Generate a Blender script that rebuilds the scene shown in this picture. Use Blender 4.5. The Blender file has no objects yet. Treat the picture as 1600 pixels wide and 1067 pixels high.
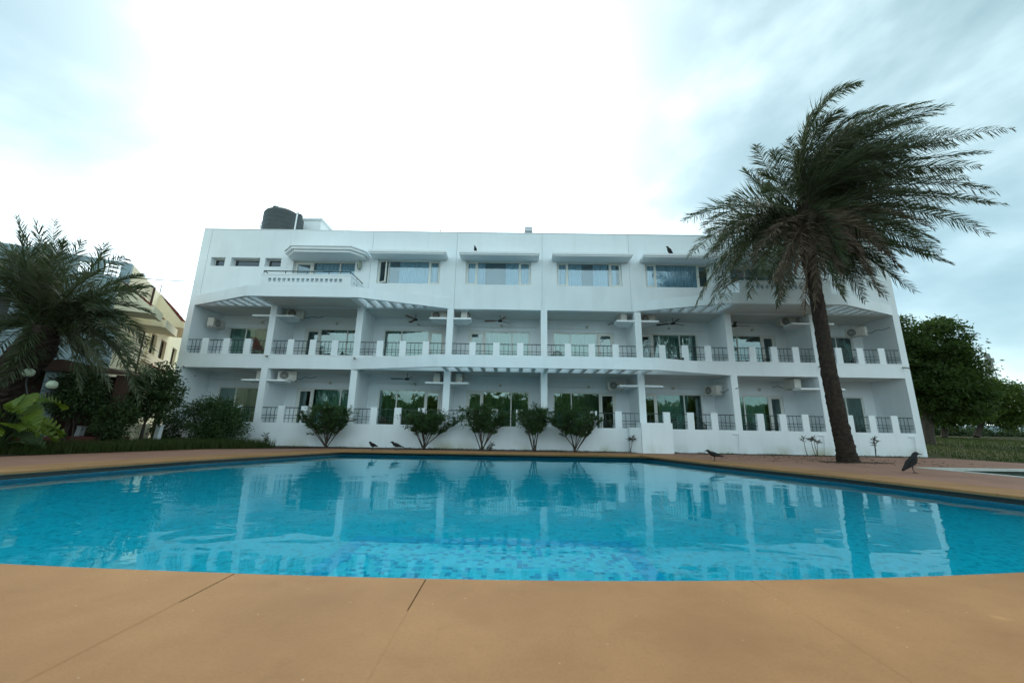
import bpy, bmesh, math, random
from mathutils import Vector, Matrix, noise
R = math.radians
random.seed(7)
scene = bpy.context.scene
col = scene.collection

# ---------------------------------------------------------------- camera, sky, sun, exposure
cam_d = bpy.data.cameras.new("camera"); cam = bpy.data.objects.new("camera", cam_d); col.objects.link(cam)
scene.camera = cam
cam_d.sensor_width = 36.0; cam_d.lens = 612.0 / 1600 * 36
cam_d.clip_start = 0.05; cam_d.clip_end = 3000
cam.matrix_world = (Matrix.Translation((0, 0, 0.88)) @ Matrix.Rotation(R(0.408), 4, 'Z')
                    @ Matrix.Rotation(R(90 + 12.674), 4, 'X') @ Matrix.Rotation(R(0.981), 4, 'Z'))
cam_d.dof.use_dof = True; cam_d.dof.focus_distance = 16.0; cam_d.dof.aperture_fstop = 1.8

SUN = Vector((-0.20, 0.735, 0.645)).normalized()
world = bpy.data.worlds.new("World"); scene.world = world; world.use_nodes = True
nt = world.node_tree; N = nt.nodes; L = nt.links
for n in list(N): N.remove(n)
def wn(t, **k):
    n = N.new(t)
    for a, b in k.items(): setattr(n, a, b)
    return n
w_out = wn('ShaderNodeOutputWorld')
sky = wn('ShaderNodeTexSky', sky_type='NISHITA'); sky.sun_disc = False
sky.sun_elevation = math.asin(SUN.z); sky.sun_rotation = math.atan2(SUN.x, SUN.y)
sky.air_density = 0.9; sky.dust_density = 0.6; sky.ozone_density = 1.5
bg1 = wn('ShaderNodeBackground'); bg1.inputs[1].default_value = 0.05; L.new(sky.outputs[0], bg1.inputs[0])
tc = wn('ShaderNodeTexCoord')
def wmath(op, a, b=None, c=None):
    n = wn('ShaderNodeMath', operation=op)
    for i, v in enumerate((a, b, c)):
        if v is None: continue
        if isinstance(v, (int, float)): n.inputs[i].default_value = v
        else: L.new(v, n.inputs[i])
    return n.outputs[0]
nrm = wn('ShaderNodeVectorMath', operation='NORMALIZE'); L.new(tc.outputs['Generated'], nrm.inputs[0])
dot = wn('ShaderNodeVectorMath', operation='DOT_PRODUCT'); L.new(nrm.outputs[0], dot.inputs[0]); dot.inputs[1].default_value = SUN
g = wmath('MAXIMUM', dot.outputs['Value'], 0.0)
glow = wmath('ADD', wmath('MULTIPLY', wmath('POWER', g, 14.0), 1.3), wmath('MULTIPLY', wmath('POWER', g, 5.0), 0.12))
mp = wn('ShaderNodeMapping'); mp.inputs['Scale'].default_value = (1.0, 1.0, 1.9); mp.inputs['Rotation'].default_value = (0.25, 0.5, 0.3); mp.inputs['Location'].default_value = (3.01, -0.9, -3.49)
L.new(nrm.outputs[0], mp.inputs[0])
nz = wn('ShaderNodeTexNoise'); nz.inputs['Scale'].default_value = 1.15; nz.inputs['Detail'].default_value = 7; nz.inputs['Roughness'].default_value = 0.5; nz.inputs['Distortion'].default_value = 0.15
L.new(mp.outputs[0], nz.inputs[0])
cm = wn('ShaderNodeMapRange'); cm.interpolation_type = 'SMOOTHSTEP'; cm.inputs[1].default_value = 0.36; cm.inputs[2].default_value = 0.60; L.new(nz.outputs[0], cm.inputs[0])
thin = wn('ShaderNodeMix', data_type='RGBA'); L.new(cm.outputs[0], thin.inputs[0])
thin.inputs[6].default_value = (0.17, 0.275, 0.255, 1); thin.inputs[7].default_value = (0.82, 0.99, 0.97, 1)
gcol = wn('ShaderNodeCombineColor'); 
for i, s in enumerate((1.0, 1.04, 1.03)): L.new(wmath('MULTIPLY', glow, s), gcol.inputs[i])
addc = wn('ShaderNodeMix', data_type='RGBA', blend_type='ADD'); addc.inputs[0].default_value = 1
L.new(thin.outputs[2], addc.inputs[6]); L.new(gcol.outputs[0], addc.inputs[7])
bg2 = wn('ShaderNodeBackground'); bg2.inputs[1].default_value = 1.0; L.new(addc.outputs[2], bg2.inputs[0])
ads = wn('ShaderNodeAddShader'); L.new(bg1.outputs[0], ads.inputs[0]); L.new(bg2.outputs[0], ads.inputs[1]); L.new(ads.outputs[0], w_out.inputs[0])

sun_d = bpy.data.lights.new("sun", 'SUN'); sun_d.energy = 1.1; sun_d.angle = R(14); sun_d.color = (1.0, 0.95, 0.86)
sun_o = bpy.data.objects.new("sun", sun_d); col.objects.link(sun_o)
sun_o.rotation_euler = SUN.to_track_quat('Z', 'Y').to_euler()

scene.view_settings.view_transform = 'Standard'; scene.view_settings.look = 'None'
scene.view_settings.gamma = 1.0; scene.view_settings.use_curve_mapping = False
scene.view_settings.exposure = 0.6
scene.cycles.max_bounces = 10; scene.cycles.diffuse_bounces = 4; scene.cycles.glossy_bounces = 4
scene.cycles.transparent_max_bounces = 24; scene.cycles.transmission_bounces = 6

# ---------------------------------------------------------------- helpers
class MB:
    def __init__(s): s.v = []; s.f = []
    def quad(s, a, b, c, d):
        i = len(s.v); s.v += [tuple(a), tuple(b), tuple(c), tuple(d)]; s.f.append((i, i+1, i+2, i+3)); return s
    def tri(s, a, b, c):
        i = len(s.v); s.v += [tuple(a), tuple(b), tuple(c)]; s.f.append((i, i+1, i+2)); return s
    def box(s, x0, x1, y0, y1, z0, z1, M=None):
        i = len(s.v)
        p = [(x, y, z) for z in (z0, z1) for y in (y0, y1) for x in (x0, x1)]
        if M is not None: p = [tuple(M @ Vector(q)) for q in p]
        s.v += p
        s.f += [tuple(i+k for k in q) for q in ((0,2,3,1),(4,5,7,6),(0,1,5,4),(2,6,7,3),(0,4,6,2),(1,3,7,5))]
        return s
    def prism(s, poly, z0, z1, M=None):
        n = len(poly); i = len(s.v)
        p = [(x, y, z0) for x, y in poly] + [(x, y, z1) for x, y in poly]
        if M is not None: p = [tuple(M @ Vector(q)) for q in p]
        s.v += p
        s.f.append(tuple(i + k for k in reversed(range(n)))); s.f.append(tuple(i + n + k for k in range(n)))
        for k in range(n): m = (k+1) % n; s.f.append((i+k, i+m, i+n+m, i+n+k))
        return s
    def tube(s, pts, r, n=6, cap=True, up=None):
        pts = [Vector(p) for p in pts]; i0 = len(s.v); m = len(pts)
        rr = r if isinstance(r, (list, tuple)) else [r]*m
        ref = Vector(up) if up else None
        for k, p in enumerate(pts):
            t = (pts[min(k+1, m-1)] - pts[max(k-1, 0)])
            t = t.normalized() if t.length > 1e-9 else Vector((0,0,1))
            if ref is None: ref = Vector((1,0,0)) if abs(t.x) < .8 else Vector((0,1,0))
            a = (ref - t*ref.dot(t)).normalized(); b = t.cross(a); ref = a
            for j in range(n):
                an = 2*math.pi*j/n; q = p + (a*math.cos(an) + b*math.sin(an))*rr[k]; s.v.append(tuple(q))
        for k in range(m-1):
            for j in range(n):
                jj = (j+1) % n; s.f.append((i0+k*n+j, i0+k*n+jj, i0+(k+1)*n+jj, i0+(k+1)*n+j))
        if cap:
            s.f.append(tuple(i0 + j for j in reversed(range(n)))); s.f.append(tuple(i0+(m-1)*n+j for j in range(n)))
        return s
    def lathe(s, prof, c=(0,0,0), n=24, M=None):
        i0 = len(s.v); 
        for r, z in prof:
            for j in range(n):
                an = 2*math.pi*j/n; q = Vector((r*math.cos(an), r*math.sin(an), z))
                if M is not None: q = M @ q
                s.v.append((q.x+c[0], q.y+c[1], q.z+c[2]))
        for k in range(len(prof)-1):
            for j in range(n):
                jj = (j+1) % n; s.f.append((i0+k*n+j, i0+k*n+jj, i0+(k+1)*n+jj, i0+(k+1)*n+j))
        s.f.append(tuple(i0 + j for j in reversed(range(n)))); s.f.append(tuple(i0+(len(prof)-1)*n+j for j in range(n)))
        return s
    def mesh(s, name, mat, smooth=False):
        me = bpy.data.meshes.new(name); me.from_pydata(s.v, [], s.f)
        if mat: me.materials.append(mat)
        if smooth: me.polygons.foreach_set('use_smooth', [True]*len(me.polygons))
        me.update(); return me

def link_mesh(name, me, parent=None, world_space=True, **props):
    o = bpy.data.objects.new(name, me); col.objects.link(o)
    if parent is not None:
        o.parent = parent
        if world_space and parent.parent is None and parent.get('root'): o.matrix_parent_inverse = parent.matrix_basis.inverted()
    for k, v in props.items(): o[k] = v
    return o
def part(name, mb, mat, parent=None, ws=True, smooth=False, **props):
    return link_mesh(name, mb.mesh(name, mat, smooth), parent, ws, **props)
def empty(name, loc, rz=0.0, label=None, category=None, group=None):
    o = bpy.data.objects.new(name, None); col.objects.link(o); o.empty_display_size = 0.2
    o.matrix_basis = Matrix.Translation(loc) @ Matrix.Rotation(rz, 4, 'Z'); o['root'] = 1
    if label: o['label'] = label
    if category: o['category'] = category
    if group: o['group'] = group
    return o
def tag(o, label, category, group=None):
    o['label'] = label; o['category'] = category
    if group: o['group'] = group
    return o
def copy_tree(o, parent=None):
    c = o.copy(); col.objects.link(c); c.parent = parent
    for ch in [x for x in o.children]: copy_tree(ch, c)
    return c
def struct(name, mb, mat, **p):
    return part(name, mb, mat, None, kind='structure', **p)

def mat(name, base, rough=0.8, spec=0.3, noise_amt=0.0, noise_scale=4.0, bump=0.0, bump_scale=60.0, metal=0.0, base2=None, detail=6, trans=0.0, streak=False):
    m = bpy.data.materials.new(name); m.use_nodes = True
    t = m.node_tree; b = t.nodes['Principled BSDF']
    b.inputs['Base Color'].default_value = (*base, 1); b.inputs['Roughness'].default_value = rough
    b.inputs['Specular IOR Level'].default_value = spec; b.inputs['Metallic'].default_value = metal
    cor = t.nodes.new('ShaderNodeTexCoord')
    if noise_amt or base2:
        mpn = t.nodes.new('ShaderNodeMapping'); t.links.new(cor.outputs['Object'], mpn.inputs[0])
        if streak: mpn.inputs['Scale'].default_value = (1, 1, 0.12)
        n = t.nodes.new('ShaderNodeTexNoise'); n.inputs['Scale'].default_value = noise_scale; n.inputs['Detail'].default_value = detail; n.inputs['Roughness'].default_value = .62
        t.links.new(mpn.outputs[0], n.inputs[0])
        mr = t.nodes.new('ShaderNodeMapRange'); mr.inputs[1].default_value = .3; mr.inputs[2].default_value = .72; t.links.new(n.outputs[0], mr.inputs[0])
        mx = t.nodes.new('ShaderNodeMix'); mx.data_type = 'RGBA'; t.links.new(mr.outputs[0], mx.inputs[0])
        b2 = base2 or tuple(c*(1-noise_amt) for c in base)
        mx.inputs[6].default_value = (*base, 1); mx.inputs[7].default_value = (*b2, 1)
        t.links.new(mx.outputs[2], b.inputs['Base Color'])
    if bump:
        n2 = t.nodes.new('ShaderNodeTexNoise'); n2.inputs['Scale'].default_value = bump_scale; n2.inputs['Detail'].default_value = 5
        t.links.new(cor.outputs['Object'], n2.inputs[0])
        bp = t.nodes.new('ShaderNodeBump'); bp.inputs['Strength'].default_value = bump; bp.inputs['Distance'].default_value = .01
        t.links.new(n2.outputs[0], bp.inputs['Height']); t.links.new(bp.outputs[0], b.inputs['Normal'])
    if trans:
        tr = t.nodes.new('ShaderNodeBsdfTranslucent'); ms = t.nodes.new('ShaderNodeMixShader'); ms.inputs[0].default_value = trans
        if b.inputs['Base Color'].is_linked: t.links.new(b.inputs['Base Color'].links[0].from_socket, tr.inputs[0])
        else: tr.inputs[0].default_value = (*base, 1)
        out = t.nodes['Material Output']; t.links.new(b.outputs[0], ms.inputs[1]); t.links.new(tr.outputs[0], ms.inputs[2]); t.links.new(ms.outputs[0], out.inputs[0])
    return m

def paint_material(name, base, dirt):
    """painted render: faint mottling, vertical rain streaks, fine plaster bump"""
    m = mat(name, base, .75, .25, bump=.25, bump_scale=35)
    t = m.node_tree; b = t.nodes['Principled BSDF']; cor = t.nodes['Texture Coordinate']
    def noi(scale, vec_scale, lo, hi, detail=6):
        mp_ = t.nodes.new('ShaderNodeMapping'); mp_.inputs['Scale'].default_value = vec_scale; t.links.new(cor.outputs['Object'], mp_.inputs[0])
        n = t.nodes.new('ShaderNodeTexNoise'); n.inputs['Scale'].default_value = scale; n.inputs['Detail'].default_value = detail; t.links.new(mp_.outputs[0], n.inputs[0])
        r = t.nodes.new('ShaderNodeMapRange'); r.inputs[1].default_value = lo; r.inputs[2].default_value = hi; t.links.new(n.outputs[0], r.inputs[0]); return r.outputs[0]
    def mx(f, a, c):
        n = t.nodes.new('ShaderNodeMix'); n.data_type = 'RGBA'; t.links.new(f, n.inputs[0])
        if isinstance(a, tuple): n.inputs[6].default_value = (*a, 1)
        else: t.links.new(a, n.inputs[6])
        n.inputs[7].default_value = (*c, 1); return n.outputs[2]
    c0 = mx(noi(.7, (1, 1, 1), .35, .75), base, tuple(x*.93 for x in base))
    st = noi(2.6, (1, 1, .08), .52, .85)
    k = t.nodes.new('ShaderNodeMath'); k.operation = 'MULTIPLY'; t.links.new(st, k.inputs[0]); k.inputs[1].default_value = .35
    c1 = mx(k.outputs[0], c0, dirt)
    sp = noi(9, (1, 1, 1), .70, .78, 3)
    k2 = t.nodes.new('ShaderNodeMath'); k2.operation = 'MULTIPLY'; t.links.new(sp, k2.inputs[0]); k2.inputs[1].default_value = .35
    c2 = mx(k2.outputs[0], c1, tuple(x*.6 for x in dirt))
    geo = t.nodes.new('ShaderNodeSeparateXYZ'); t.links.new(cor.outputs['Object'], geo.inputs[0])
    low = t.nodes.new('ShaderNodeMapRange'); low.inputs[1].default_value = .42; low.inputs[2].default_value = -.05; t.links.new(geo.outputs[2], low.inputs[0])
    pat = noi(.55, (1, 1, .6), .50, .66)
    k3 = t.nodes.new('ShaderNodeMath'); k3.operation = 'MULTIPLY'; t.links.new(low.outputs[0], k3.inputs[0]); t.links.new(pat, k3.inputs[1])
    c3 = mx(k3.outputs[0], c2, (.34, .34, .16))
    pt = noi(1.1, (1, 1, .35), .60, .72, 4); k4 = t.nodes.new('ShaderNodeMath'); k4.operation = 'MULTIPLY'; t.links.new(pt, k4.inputs[0]); k4.inputs[1].default_value = .22
    c4 = mx(k4.outputs[0], c3, tuple(x*.75 for x in base))
    t.links.new(c4, b.inputs['Base Color'])
    return m

def glass_material(name, tint, refl, ior=1.5):
    m = bpy.data.materials.new(name); m.use_nodes = True; t = m.node_tree
    for n in list(t.nodes): t.nodes.remove(n)
    o = t.nodes.new('ShaderNodeOutputMaterial'); tr = t.nodes.new('ShaderNodeBsdfTransparent'); tr.inputs[0].default_value = (*tint, 1)
    gl = t.nodes.new('ShaderNodeBsdfGlossy'); gl.inputs['Roughness'].default_value = .012; gl.inputs[0].default_value = (.85, .97, 1, 1)
    fr = t.nodes.new('ShaderNodeFresnel'); fr.inputs[0].default_value = ior
    mr = t.nodes.new('ShaderNodeMapRange'); mr.inputs[3].default_value = refl; mr.inputs[4].default_value = 1.0; t.links.new(fr.outputs[0], mr.inputs[0])
    cor = t.nodes.new('ShaderNodeTexCoord'); n = t.nodes.new('ShaderNodeTexNoise'); n.inputs['Scale'].default_value = 1.3; t.links.new(cor.outputs['Object'], n.inputs[0])
    bp = t.nodes.new('ShaderNodeBump'); bp.inputs['Strength'].default_value = .12; bp.inputs['Distance'].default_value = .05; t.links.new(n.outputs[0], bp.inputs['Height']); t.links.new(bp.outputs[0], gl.inputs['Normal'])
    ms = t.nodes.new('ShaderNodeMixShader'); t.links.new(mr.outputs[0], ms.inputs[0]); t.links.new(tr.outputs[0], ms.inputs[1]); t.links.new(gl.outputs[0], ms.inputs[2]); t.links.new(ms.outputs[0], o.inputs[0])
    return m

def water_material(name, tint, scale=1.0):
    m = bpy.data.materials.new(name); m.use_nodes = True; t = m.node_tree
    for n in list(t.nodes): t.nodes.remove(n)
    o = t.nodes.new('ShaderNodeOutputMaterial'); tr = t.nodes.new('ShaderNodeBsdfRefraction'); tr.inputs['IOR'].default_value = 1.333; tr.inputs['Roughness'].default_value = 0.0; tr.inputs[0].default_value = (*tint, 1)
    gl = t.nodes.new('ShaderNodeBsdfGlossy'); gl.inputs['Roughness'].default_value = .0; gl.inputs[0].default_value = (.74, .96, 1, 1)
    fr = t.nodes.new('ShaderNodeFresnel'); fr.inputs[0].default_value = 1.333
    cor = t.nodes.new('ShaderNodeTexCoord')
    def nn(s, sx, sy, d, det=3):
        mp_ = t.nodes.new('ShaderNodeMapping'); mp_.inputs['Scale'].default_value = (sx, sy, 1); t.links.new(cor.outputs['Object'], mp_.inputs[0])
        n = t.nodes.new('ShaderNodeTexNoise'); n.inputs['Scale'].default_value = s; n.inputs['Detail'].default_value = det; n.inputs['Distortion'].default_value = d; t.links.new(mp_.outputs[0], n.inputs[0]); return n.outputs[0]
    a = nn(1.1, 1, 1.3, .3, 2); b_ = nn(7.0, .7, 1.4, .4, 3); msk = nn(.35, 1, 1, 0, 2)
    mr = t.nodes.new('ShaderNodeMapRange'); mr.inputs[1].default_value = .38; mr.inputs[2].default_value = .62; mr.inputs[3].default_value = .12; t.links.new(msk, mr.inputs[0])
    mu = t.nodes.new('ShaderNodeMath'); mu.operation = 'MULTIPLY'; t.links.new(b_, mu.inputs[0]); t.links.new(mr.outputs[0], mu.inputs[1])
    mu2 = t.nodes.new('ShaderNodeMath'); mu2.operation = 'MULTIPLY'; t.links.new(mu.outputs[0], mu2.inputs[0]); mu2.inputs[1].default_value = .16
    ad = t.nodes.new('ShaderNodeMath'); ad.operation = 'ADD'; t.links.new(a, ad.inputs[0]); t.links.new(mu2.outputs[0], ad.inputs[1])
    bp = t.nodes.new('ShaderNodeBump'); bp.inputs['Strength'].default_value = 1.0; bp.inputs['Distance'].default_value = .009*scale; t.links.new(ad.outputs[0], bp.inputs['Height'])
    t.links.new(bp.outputs[0], gl.inputs['Normal']); t.links.new(bp.outputs[0], fr.inputs['Normal']); t.links.new(bp.outputs[0], tr.inputs['Normal'])
    ms = t.nodes.new('ShaderNodeMixShader'); t.links.new(fr.outputs[0], ms.inputs[0]); t.links.new(tr.outputs[0], ms.inputs[1]); t.links.new(gl.outputs[0], ms.inputs[2]); t.links.new(ms.outputs[0], o.inputs[0])
    return m

def mosaic_material(name, light, dark, frac, size=.05):
    m = bpy.data.materials.new(name); m.use_nodes = True; t = m.node_tree; b = t.nodes['Principled BSDF']; b.inputs['Roughness'].default_value = .35
    cor = t.nodes.new('ShaderNodeTexCoord')
    div = t.nodes.new('ShaderNodeVectorMath'); div.operation = 'SCALE'; div.inputs['Scale'].default_value = 1/size; t.links.new(cor.outputs['Object'], div.inputs[0])
    fl = t.nodes.new('ShaderNodeVectorMath'); fl.operation = 'FLOOR'; t.links.new(div.outputs[0], fl.inputs[0])
    wnz = t.nodes.new('ShaderNodeTexWhiteNoise'); wnz.noise_dimensions = '3D'; t.links.new(fl.outputs[0], wnz.inputs['Vector'])
    ramp = t.nodes.new('ShaderNodeValToRGB'); ramp.color_ramp.interpolation = 'CONSTANT'
    e = ramp.color_ramp.elements; e[0].color = (*light, 1); e[1].position = 1-frac; e[1].color = (*dark, 1)
    x = e.new(.45); x.color = (*[c*.88 for c in light], 1); x = e.new(1-frac*.45); x.color = (*[c*.75 for c in dark], 1)
    t.links.new(wnz.outputs[0], ramp.inputs[0])
    fr = t.nodes.new('ShaderNodeVectorMath'); fr.operation = 'FRACTION'; t.links.new(div.outputs[0], fr.inputs[0])
    sp = t.nodes.new('ShaderNodeSeparateXYZ'); t.links.new(fr.outputs[0], sp.inputs[0])
    def edge(s):
        a = t.nodes.new('ShaderNodeMath'); a.operation = 'SUBTRACT'; t.links.new(s, a.inputs[0]); a.inputs[1].default_value = .5
        c = t.nodes.new('ShaderNodeMath'); c.operation = 'ABSOLUTE'; t.links.new(a.outputs[0], c.inputs[0])
        d = t.nodes.new('ShaderNodeMath'); d.operation = 'GREATER_THAN'; t.links.new(c.outputs[0], d.inputs[0]); d.inputs[1].default_value = .45; return d.outputs[0]
    mxn = t.nodes.new('ShaderNodeMath'); mxn.operation = 'MAXIMUM'; t.links.new(edge(sp.outputs[0]), mxn.inputs[0]); t.links.new(edge(sp.outputs[1]), mxn.inputs[1])
    mg = t.nodes.new('ShaderNodeMix'); mg.data_type = 'RGBA'; t.links.new(mxn.outputs[0], mg.inputs[0]); t.links.new(ramp.outputs[0], mg.inputs[6]); mg.inputs[7].default_value = (*[c*.85 for c in light], 1)
    t.links.new(mg.outputs[2], b.inputs['Base Color'])
    return m

M_WHITE = paint_material('white_paint', (.80, .865, .90), (.60, .66, .68))
M_WHITE2 = mat('white_trim', (.83, .875, .90), .6, .3, noise_amt=.05, noise_scale=3)
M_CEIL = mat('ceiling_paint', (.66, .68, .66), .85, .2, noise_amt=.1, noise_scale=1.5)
M_FRAME = mat('window_frame_upvc', (.74, .76, .72), .4, .5, noise_amt=.05)
M_RAIL = mat('green_black_rail', (.02, .05, .05), .45, .5, noise_amt=.4, noise_scale=20)
M_GLASS_TOP = glass_material('window_glass_blue', (.80, .91, .97), .08)
M_GLASS = glass_material('door_glass_green', (.60, .74, .68), .11)
M_DARKGLASS = glass_material('dark_window_glass', (.10, .15, .24), .05)
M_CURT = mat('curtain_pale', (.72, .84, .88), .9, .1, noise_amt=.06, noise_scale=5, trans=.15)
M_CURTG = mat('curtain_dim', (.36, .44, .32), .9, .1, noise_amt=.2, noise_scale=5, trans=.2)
M_ROOM = mat('room_interior', (.26, .28, .28), .9, .1, noise_amt=.2, noise_scale=1)
M_AC = mat('ac_casing', (.60, .60, .55), .5, .4, noise_amt=.25, noise_scale=6)
M_DARK = mat('dark_metal_and_shade', (.03, .035, .035), .5, .4, noise_amt=.3, noise_scale=15)  # dark metal parts; also the painted shade of the pool gutter
M_CABLE = mat('black_cable', (.03, .03, .03), .6, .3, noise_amt=.2)
M_FANBR = mat('brown_fan_blade', (.20, .09, .06), .5, .4, noise_amt=.2)
M_TANK = mat('tank_black_plastic', (.045, .065, .07), .45, .45, noise_amt=.3, noise_scale=3, bump=.1)
M_CHAIR = mat('dark_chair_plastic', (.03, .05, .05), .4, .4, noise_amt=.2)
M_CHAIRB = mat('cane_chair', (.10, .07, .05), .6, .3, noise_amt=.4, noise_scale=30)
M_SOIL = mat('soil', (.075, .055, .04), .95, .1, noise_amt=.55, noise_scale=6, bump=.8, bump_scale=25)
M_GROUND = mat('earth_ground', (.10, .085, .05), .95, .1, base2=(.05, .07, .025), noise_scale=.8, bump=.6, bump_scale=12)
M_LAWN = mat('lawn_ground', (.035, .042, .014), .95, .1, base2=(.07, .058, .026), noise_scale=.5, bump=.6, bump_scale=14)
M_BARK = mat('palm_bark', (.055, .040, .031), .9, .15, base2=(.018, .015, .013), noise_scale=7, bump=1.0, bump_scale=40)
M_BARK2 = mat('tree_bark', (.09, .075, .06), .9, .15, noise_amt=.5, noise_scale=9, bump=.8, bump_scale=30)
M_FROND = mat('palm_frond', (.042, .072, .024), .5, .35, base2=(.075, .08, .042), noise_scale=.8, trans=.35)
M_FRONDD = mat('palm_frond_dry', (.15, .12, .085), .8, .15, base2=(.09, .07, .05), noise_scale=3, trans=.15)
M_LEAF = mat('oleander_leaf', (.03, .068, .018), .5, .4, base2=(.045, .095, .025), noise_scale=2.5, trans=.25)
M_LEAF2 = mat('tree_leaf', (.03, .062, .012), .55, .3, base2=(.06, .10, .018), noise_scale=.9, trans=.5)
M_LEAF3 = mat('yellow_green_tree_leaf', (.08, .125, .018), .55, .3, base2=(.045, .08, .014), noise_scale=.6, trans=.5)  # brighter yellow-green leaf colour of the trees far right
M_LEAFY = mat('yellow_green_leaf', (.17, .22, .015), .45, .4, base2=(.05, .11, .012), noise_scale=2, trans=.35)
M_LEAFD = mat('dark_leaf', (.024, .052, .016), .55, .3, base2=(.05, .085, .024), noise_scale=2, trans=.2)
M_LEAFR = mat('cordyline_leaf', (.05, .025, .025), .5, .4, base2=(.03, .05, .02), noise_scale=6, trans=.15)
M_GRASS = mat('grass_blades', (.035, .07, .014), .7, .2, base2=(.06, .07, .022), noise_scale=1.2, trans=.3)
M_CROW = mat('crow_feathers', (.010, .010, .012), .6, .2, base2=(.03, .029, .028), noise_scale=9)
M_GLOBE = mat('lamp_globe', (.42, .50, .38), .25, .5, noise_amt=.08)
M_MOS = mosaic_material('pool_mosaic_light', (.31, .74, .82), (.09, .43, .66), .24)
M_MOS2 = mosaic_material('pool_mosaic_floor', (.19, .74, .82), (.17, .70, .80), .3)
M_MOSW = mosaic_material('pool_mosaic_wall', (.12, .52, .64), (.10, .46, .60), .3)
M_MOSB = mosaic_material('pool_mosaic_band', (.14, .54, .74), (.12, .47, .69), .4)
M_WATER = water_material('pool_water', (.19, .85, .95))
M_WATER2 = water_material('small_pool_water', (.30, .50, .50), .6)
M_CREAM = paint_material('cream_paint', (.86, .78, .56), (.55, .48, .33))
M_BLUEGREY = paint_material('blue_grey_paint', (.32, .42, .46), (.20, .26, .28))
M_TILE = mat('red_roof_tile', (.30, .07, .05), .7, .3, noise_amt=.4, noise_scale=8, bump=.4, bump_scale=30)
M_WOOD = mat('dark_wood', (.07, .035, .022), .6, .3, noise_amt=.4, noise_scale=6, streak=True)
M_REDSTEP = mat('red_oxide_floor', (.14, .045, .035), .6, .3, noise_amt=.3, noise_scale=3)
M_STEEL = mat('tower_steel', (.30, .31, .31), .6, .3, noise_amt=.2)

def deck_material(name, c1, c2, speck):
    m = mat(name, c1, .78, .22, bump=.35, bump_scale=90)
    t = m.node_tree; b = t.nodes['Principled BSDF']; cor = t.nodes['Texture Coordinate']
    def noi(scale, lo, hi, det=6):
        n = t.nodes.new('ShaderNodeTexNoise'); n.inputs['Scale'].default_value = scale; n.inputs['Detail'].default_value = det; n.inputs['Roughness'].default_value = .6
        t.links.new(cor.outputs['Object'], n.inputs[0]); r = t.nodes.new('ShaderNodeMapRange'); r.inputs[1].default_value = lo; r.inputs[2].default_value = hi; t.links.new(n.outputs[0], r.inputs[0]); return r.outputs[0]
    def mx(f, a, c, amt=1.0):
        k = t.nodes.new('ShaderNodeMath'); k.operation = 'MULTIPLY'; t.links.new(f, k.inputs[0]); k.inputs[1].default_value = amt
        n = t.nodes.new('ShaderNodeMix'); n.data_type = 'RGBA'; t.links.new(k.outputs[0], n.inputs[0])
        if isinstance(a, tuple): n.inputs[6].default_value = (*a, 1)
        else: t.links.new(a, n.inputs[6])
        n.inputs[7].default_value = (*c, 1); return n.outputs[2]
    c = mx(noi(1.6, .35, .7), c1, c2)
    c = mx(noi(55, .45, .75, 3), c, tuple(x*.72 for x in c1), .5)
    c = mx(noi(5, .58, .75), c, tuple(x*.62 for x in c1), .4)
    v = t.nodes.new('ShaderNodeTexVoronoi'); v.inputs['Scale'].default_value = 2.2; t.links.new(cor.outputs['Object'], v.inputs[0])
    r = t.nodes.new('ShaderNodeMapRange'); r.inputs[1].default_value = .012; r.inputs[2].default_value = .005; v.voronoi_dimensions = '2D'; t.links.new(v.outputs['Distance'], r.inputs[0])
    c = mx(r.outputs[0], c, speck, .45)
    c = mx(noi(2.3, .70, .74, 2), c, tuple(x*1.25 for x in c1), .6)
    c = mx(noi(.55, .45, .75, 4), c, tuple(x*.80 for x in c2), .8)
    t.links.new(c, b.inputs['Base Color'])
    return m
M_STONE = deck_material('coping_sandstone', (.345, .185, .080), (.27, .138, .060), (.66, .54, .40))
M_PAVE = deck_material('salmon_paving', (.33, .175, .12), (.27, .14, .10), (.5, .42, .34))
M_EDGE = mat('coping_edge_stone', (.20, .22, .17), .8, .2, noise_amt=.3, noise_scale=9)

# ---------------------------------------------------------------- pool outline
left_side = [(-9.75, 3.35), (-9.08, 7.25), (-8.31, 10.54), (-6.33, 15.33)]
far_side = [(-6.33, 15.33), (4.9, 15.78)]
right_side = [(4.9, 15.78), (5.89, 12.62), (7.23, 9.34), (8.0, 6.5), (9.55, 3.4)]
def near_y(x):
    a = x + .4; return 2.62 + (.013*a*a if a < 0 else (.022*a*a if a < 3.9 else .335 + (a-3.9)*.05))
near = [(9.55 - 19.3*i/96, 0) for i in range(1, 96)]
near = [(x, near_y(x)) for x, _ in near]
loop = []
def densify(pts, step=.3):
    out = []
    for a, b in zip(pts[:-1], pts[1:]):
        n = max(1, int((Vector(b)-Vector(a)).length/step))
        for i in range(n): out.append((a[0]+(b[0]-a[0])*i/n, a[1]+(b[1]-a[1])*i/n))
    return out
loop = densify(left_side) + densify(far_side) + densify(right_side) + [(9.55, 3.4)] + near   # clockwise from above
def offset(lp, d):
    n = len(lp); out = []
    for i in range(n):
        p0, p1, p2 = Vector(lp[i-1]), Vector(lp[i]), Vector(lp[(i+1) % n])
        t1, t2 = (p1-p0).normalized(), (p2-p1).normalized()
        n1, n2 = Vector((-t1.y, t1.x)), Vector((-t2.y, t2.x)); b = (n1+n2)
        b = b.normalized(); k = min(1/max(b.dot(n1), .3), 2.0); out.append(tuple(p1 + b*d*k))
    return out
CW = 1.15
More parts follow.
